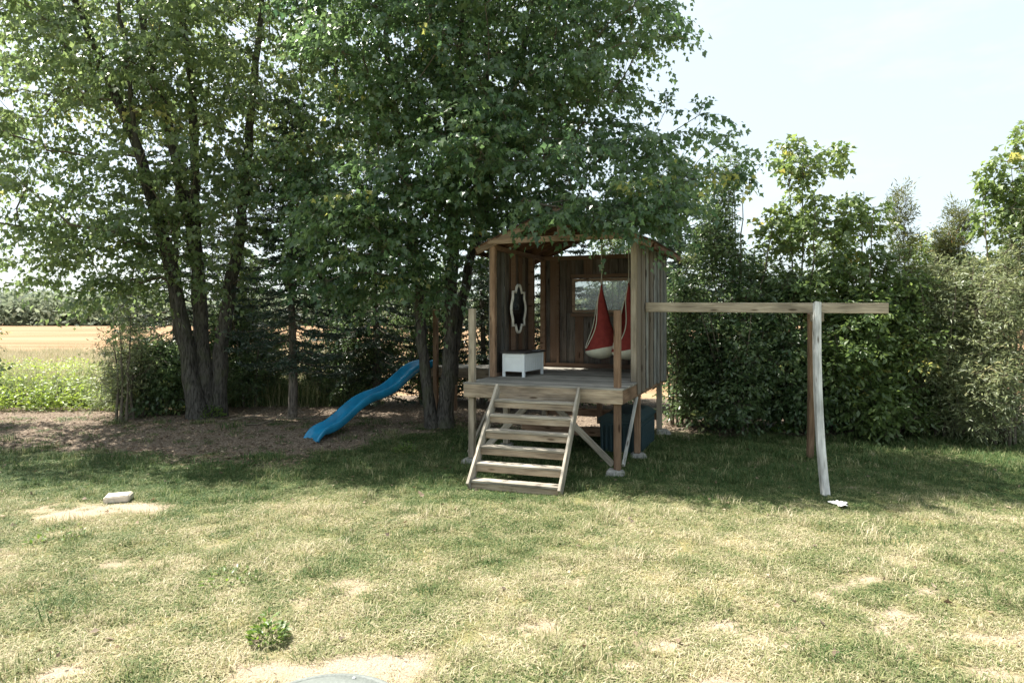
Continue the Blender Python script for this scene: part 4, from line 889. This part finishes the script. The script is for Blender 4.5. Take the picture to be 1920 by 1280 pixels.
def scatter(name, pts, rot, scl, dry, idx, label, cat):
    me = bpy.data.meshes.new(name); me.vertices.add(len(pts)); me.vertices.foreach_set('co', pts.astype(np.float32).ravel())
    for n_, a in (('rot', rot), ('scl', scl), ('dry', dry)):
        at = me.attributes.new(n_, 'FLOAT', 'POINT'); at.data.foreach_set('value', a.astype(np.float32))
    at = me.attributes.new('idx', 'INT', 'POINT'); at.data.foreach_set('value', idx.astype(np.int32))
    o = link(name, me); tag(o, label, cat, None, 'stuff')
    ng = bpy.data.node_groups.new(name, 'GeometryNodeTree'); ng.interface.new_socket('Geometry', in_out='INPUT', socket_type='NodeSocketGeometry'); ng.interface.new_socket('Geometry', in_out='OUTPUT', socket_type='NodeSocketGeometry')
    N, L = ng.nodes, ng.links; gi = N.new('NodeGroupInput'); go = N.new('NodeGroupOutput')
    ci = N.new('GeometryNodeCollectionInfo'); ci.inputs['Collection'].default_value = tuftcol; ci.inputs['Separate Children'].default_value = True; ci.inputs['Reset Children'].default_value = True
    ip = N.new('GeometryNodeInstanceOnPoints'); ip.inputs['Pick Instance'].default_value = True
    def na(nm, ty='FLOAT'):
        x = N.new('GeometryNodeInputNamedAttribute'); x.data_type = ty; x.inputs['Name'].default_value = nm; return x.outputs['Attribute']
    cb = N.new('ShaderNodeCombineXYZ'); L.new(na('rot'), cb.inputs['Z'])
    L.new(gi.outputs[0], ip.inputs['Points']); L.new(ci.outputs[0], ip.inputs['Instance']); L.new(na('idx', 'INT'), ip.inputs['Instance Index'])
    L.new(cb.outputs[0], ip.inputs['Rotation']); L.new(na('scl'), ip.inputs['Scale']); L.new(ip.outputs[0], go.inputs[0])
    md = o.modifiers.new('scatter', 'NODES'); md.node_group = ng
    return o
rng = np.random.default_rng(95)
def lawn_points():
    out = []
    for y0 in np.arange(3.0, 13.4, .4):
        y1 = y0+.4; hw = .82*y1+.8; dens = 330 if y0 < 6 else (260 if y0 < 9 else 200)
        n = int(dens*.4*2*hw); X = rng.uniform(-hw, hw, n); Y = rng.uniform(y0, y1, n); out.append(np.stack([X, Y], 1))
    p = np.concatenate(out); X, Y = p[:, 0], p[:, 1]
    ba = bare_at(X, Y); mu = mulch_at(X, Y); keep = rng.random(len(X)) > np.maximum(np.maximum(ba*.9, mu*.95), .85*sm(.55, .8, vnoise(X*5+1, Y*5, 37)*.6+vnoise(X*13, Y*13, 38)*.4))
    keep &= ~(((X-sx)**2+(Y-sy)**2) < .47**2) & ~((np.abs(X-bx) < .15) & (np.abs(Y-Yb-.12) < .12))
    keep &= ~((Y > 11.9) & (X > .3) & (rng.random(len(X)) < .9))
    return X[keep], Y[keep], ba[keep]
X, Y, ba = lawn_points(); n = len(X)
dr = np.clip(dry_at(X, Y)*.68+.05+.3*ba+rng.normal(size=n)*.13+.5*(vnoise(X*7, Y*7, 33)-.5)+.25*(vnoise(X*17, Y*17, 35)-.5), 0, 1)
tall = (rng.random(n) < .04+.1*sm(8, 10, Y)*vnoise(X*1.5, Y*1.5, 34))
scatter('lawn_grass', np.stack([X, Y, ground_z(X, Y)], 1), rng.random(n)*6.28, (.55+.5*rng.random(n)+.55*vnoise(X*9+3, Y*9, 36))*(1-.35*ba)*(1+.25*sm(8, 10, Y)), dr, np.where(tall, 4, rng.integers(0, 4, n)), 'patchy half dry lawn grass in the foreground', 'grass')
n = 5200; Y = 15+rng.random(n)**1.5*22; X = -Y*.2-rng.random(n)*Y*.7
scatter('field_grass', np.stack([X, Y, ground_z(X, Y)], 1), rng.random(n)*6.28, .55+.6*rng.random(n), np.clip(sm(15, 21, Y)*.55+.3+rng.normal(size=n)*.12, 0, 1), np.full(n, 5), 'tall dry grass at the near edge of the field', 'grass')
# fallen leaves and mulch chips under the trees
n = 22000; Y = 9.2+rng.random(n)*5.5; X = rng.uniform(-.85, .8, n)*Y; k = rng.random(n) < np.clip(mulch_at(X, Y)+.09, 0, 1); X, Y = X[k], Y[k]; n = len(X)
p = np.stack([X, Y, ground_z(X, Y)+.012], 1)
V, F, v = leaves_np(p, rng.normal(size=(n, 3))*np.array([1, 1, .15]), np.array([0, 0, 1.])+rng.normal(size=(n, 3))*.35, .025+.055*rng.random(n), OVAL, rng.random(n))
tag(link('leaf_litter', np_mesh('leaf_litter', V, F, {'v': v}), M['litter']), 'dry fallen leaves and bark scattered under the trees', 'leaf litter', None, 'stuff')
n = 150; Y = 4+rng.random(n)*6; X = rng.uniform(-.82, .82, n)*Y; p = np.stack([X, Y, ground_z(X, Y)+.028], 1)
V, F, v = leaves_np(p, rng.normal(size=(n, 3))*np.array([1, 1, .3]), np.array([0, 0, 1.])+rng.normal(size=(n, 3))*.6, .03+.045*rng.random(n), LOBED, rng.random(n))
tag(link('fallen_leaves', np_mesh('fallen_leaves', V, F, {'v': v}), M['litter']), 'dry fallen leaves dotted over the open lawn', 'leaf litter', None, 'stuff')
# leafy weeds in the lawn
for k, (px, py, r, nl, lb) in enumerate(((503, 1203, .12, 80, 'bright green leafy weed clump near the septic cover'), (432, 1088, .22, 26, 'flat green weed patch in the middle of the left lawn'), (105, 1010, .26, 26, 'flat green weeds below the paving block'), (760, 850, .2, 90, 'green weeds at the foot of the middle maple'), (395, 800, .25, 140, 'leafy seedlings at the foot of the left maple trunks'), (1390, 815, .22, 110, 'green seedling before the hedge under the swing beam'), (1470, 820, .2, 90, 'green seedling before the hedge by the swing legs'), (1600, 800, .2, 80, 'yellow green seedling right of the swing legs'))):
    Y = HC*FPX/(py-HY); x = (px-CX)/FPX*Y; rg = np.random.default_rng(300+k); up = 1.0 if k in (0, 3, 4, 5, 6, 7) else .35
    nl = int(nl*2.2); a = rg.random(nl)*6.283; rr = r*np.sqrt(rg.random(nl)); p = np.stack([np.cos(a)*rr, np.sin(a)*rr, .01+(.16 if up == 1 else .035)*(1-(rr/r)**2)*rg.random(nl)*(1.6 if k > 3 else 1)], 1)
    d_ = np.stack([np.cos(a), np.sin(a), .2+.8*up*rg.random(nl)], 1)+rg.normal(size=(nl, 3))*.35
    V, F, v = leaves_np(p, d_, np.array([0, 0, 1.])+rg.normal(size=(nl, 3))*.4, (.028+.032*rg.random(nl))*(1.5 if k > 3 else 1), OVAL, rg.random(nl))
    o = link('weed_clump', np_mesh('weed_clump', V, F, {'v': v}), M['clump']); o.location = (x, Y, gz(x, Y)+.02); tag(o, lb, 'weed', 'leafy weeds dotted over the lawn')
# dead sticks under the spruce
for k, (x0, y0, L_, a, lb) in enumerate(((-4.9, 12.3, 2.2, .15, 'long dead stick lying under the slim spruce'), (-5.3, 12.8, 1.7, -.2, 'dead branch leaning among sticks behind the slide'), (-3.6, 12.9, 1.5, .35, 'short dead stick on the ground behind the slide'))):
    s = np.linspace(0, 1, 8); rg = np.random.default_rng(400+k); pt = np.stack([L_*s*math.cos(a), L_*s*math.sin(a), .04+.18*s+rg.normal(size=8)*.02], 1); ac = Acc(); ac.add(*tube(pt, .016*(1-s*.7), 5))
    for i in (2, 4, 5): q = np.array([pt[i], pt[i]+np.array([.2, .1-.2*(i % 2), .12]), pt[i]+np.array([.4, .15-.3*(i % 2), .2])]); ac.add(*tube(q, [.008, .006, .003], 4))
    o = link('fallen_branch', ac.mesh('fallen_branch', True), M['twig']); o.location = (x0, y0, gz(x0, y0)); tag(o, lb, 'branch', 'dead sticks under the conifers')
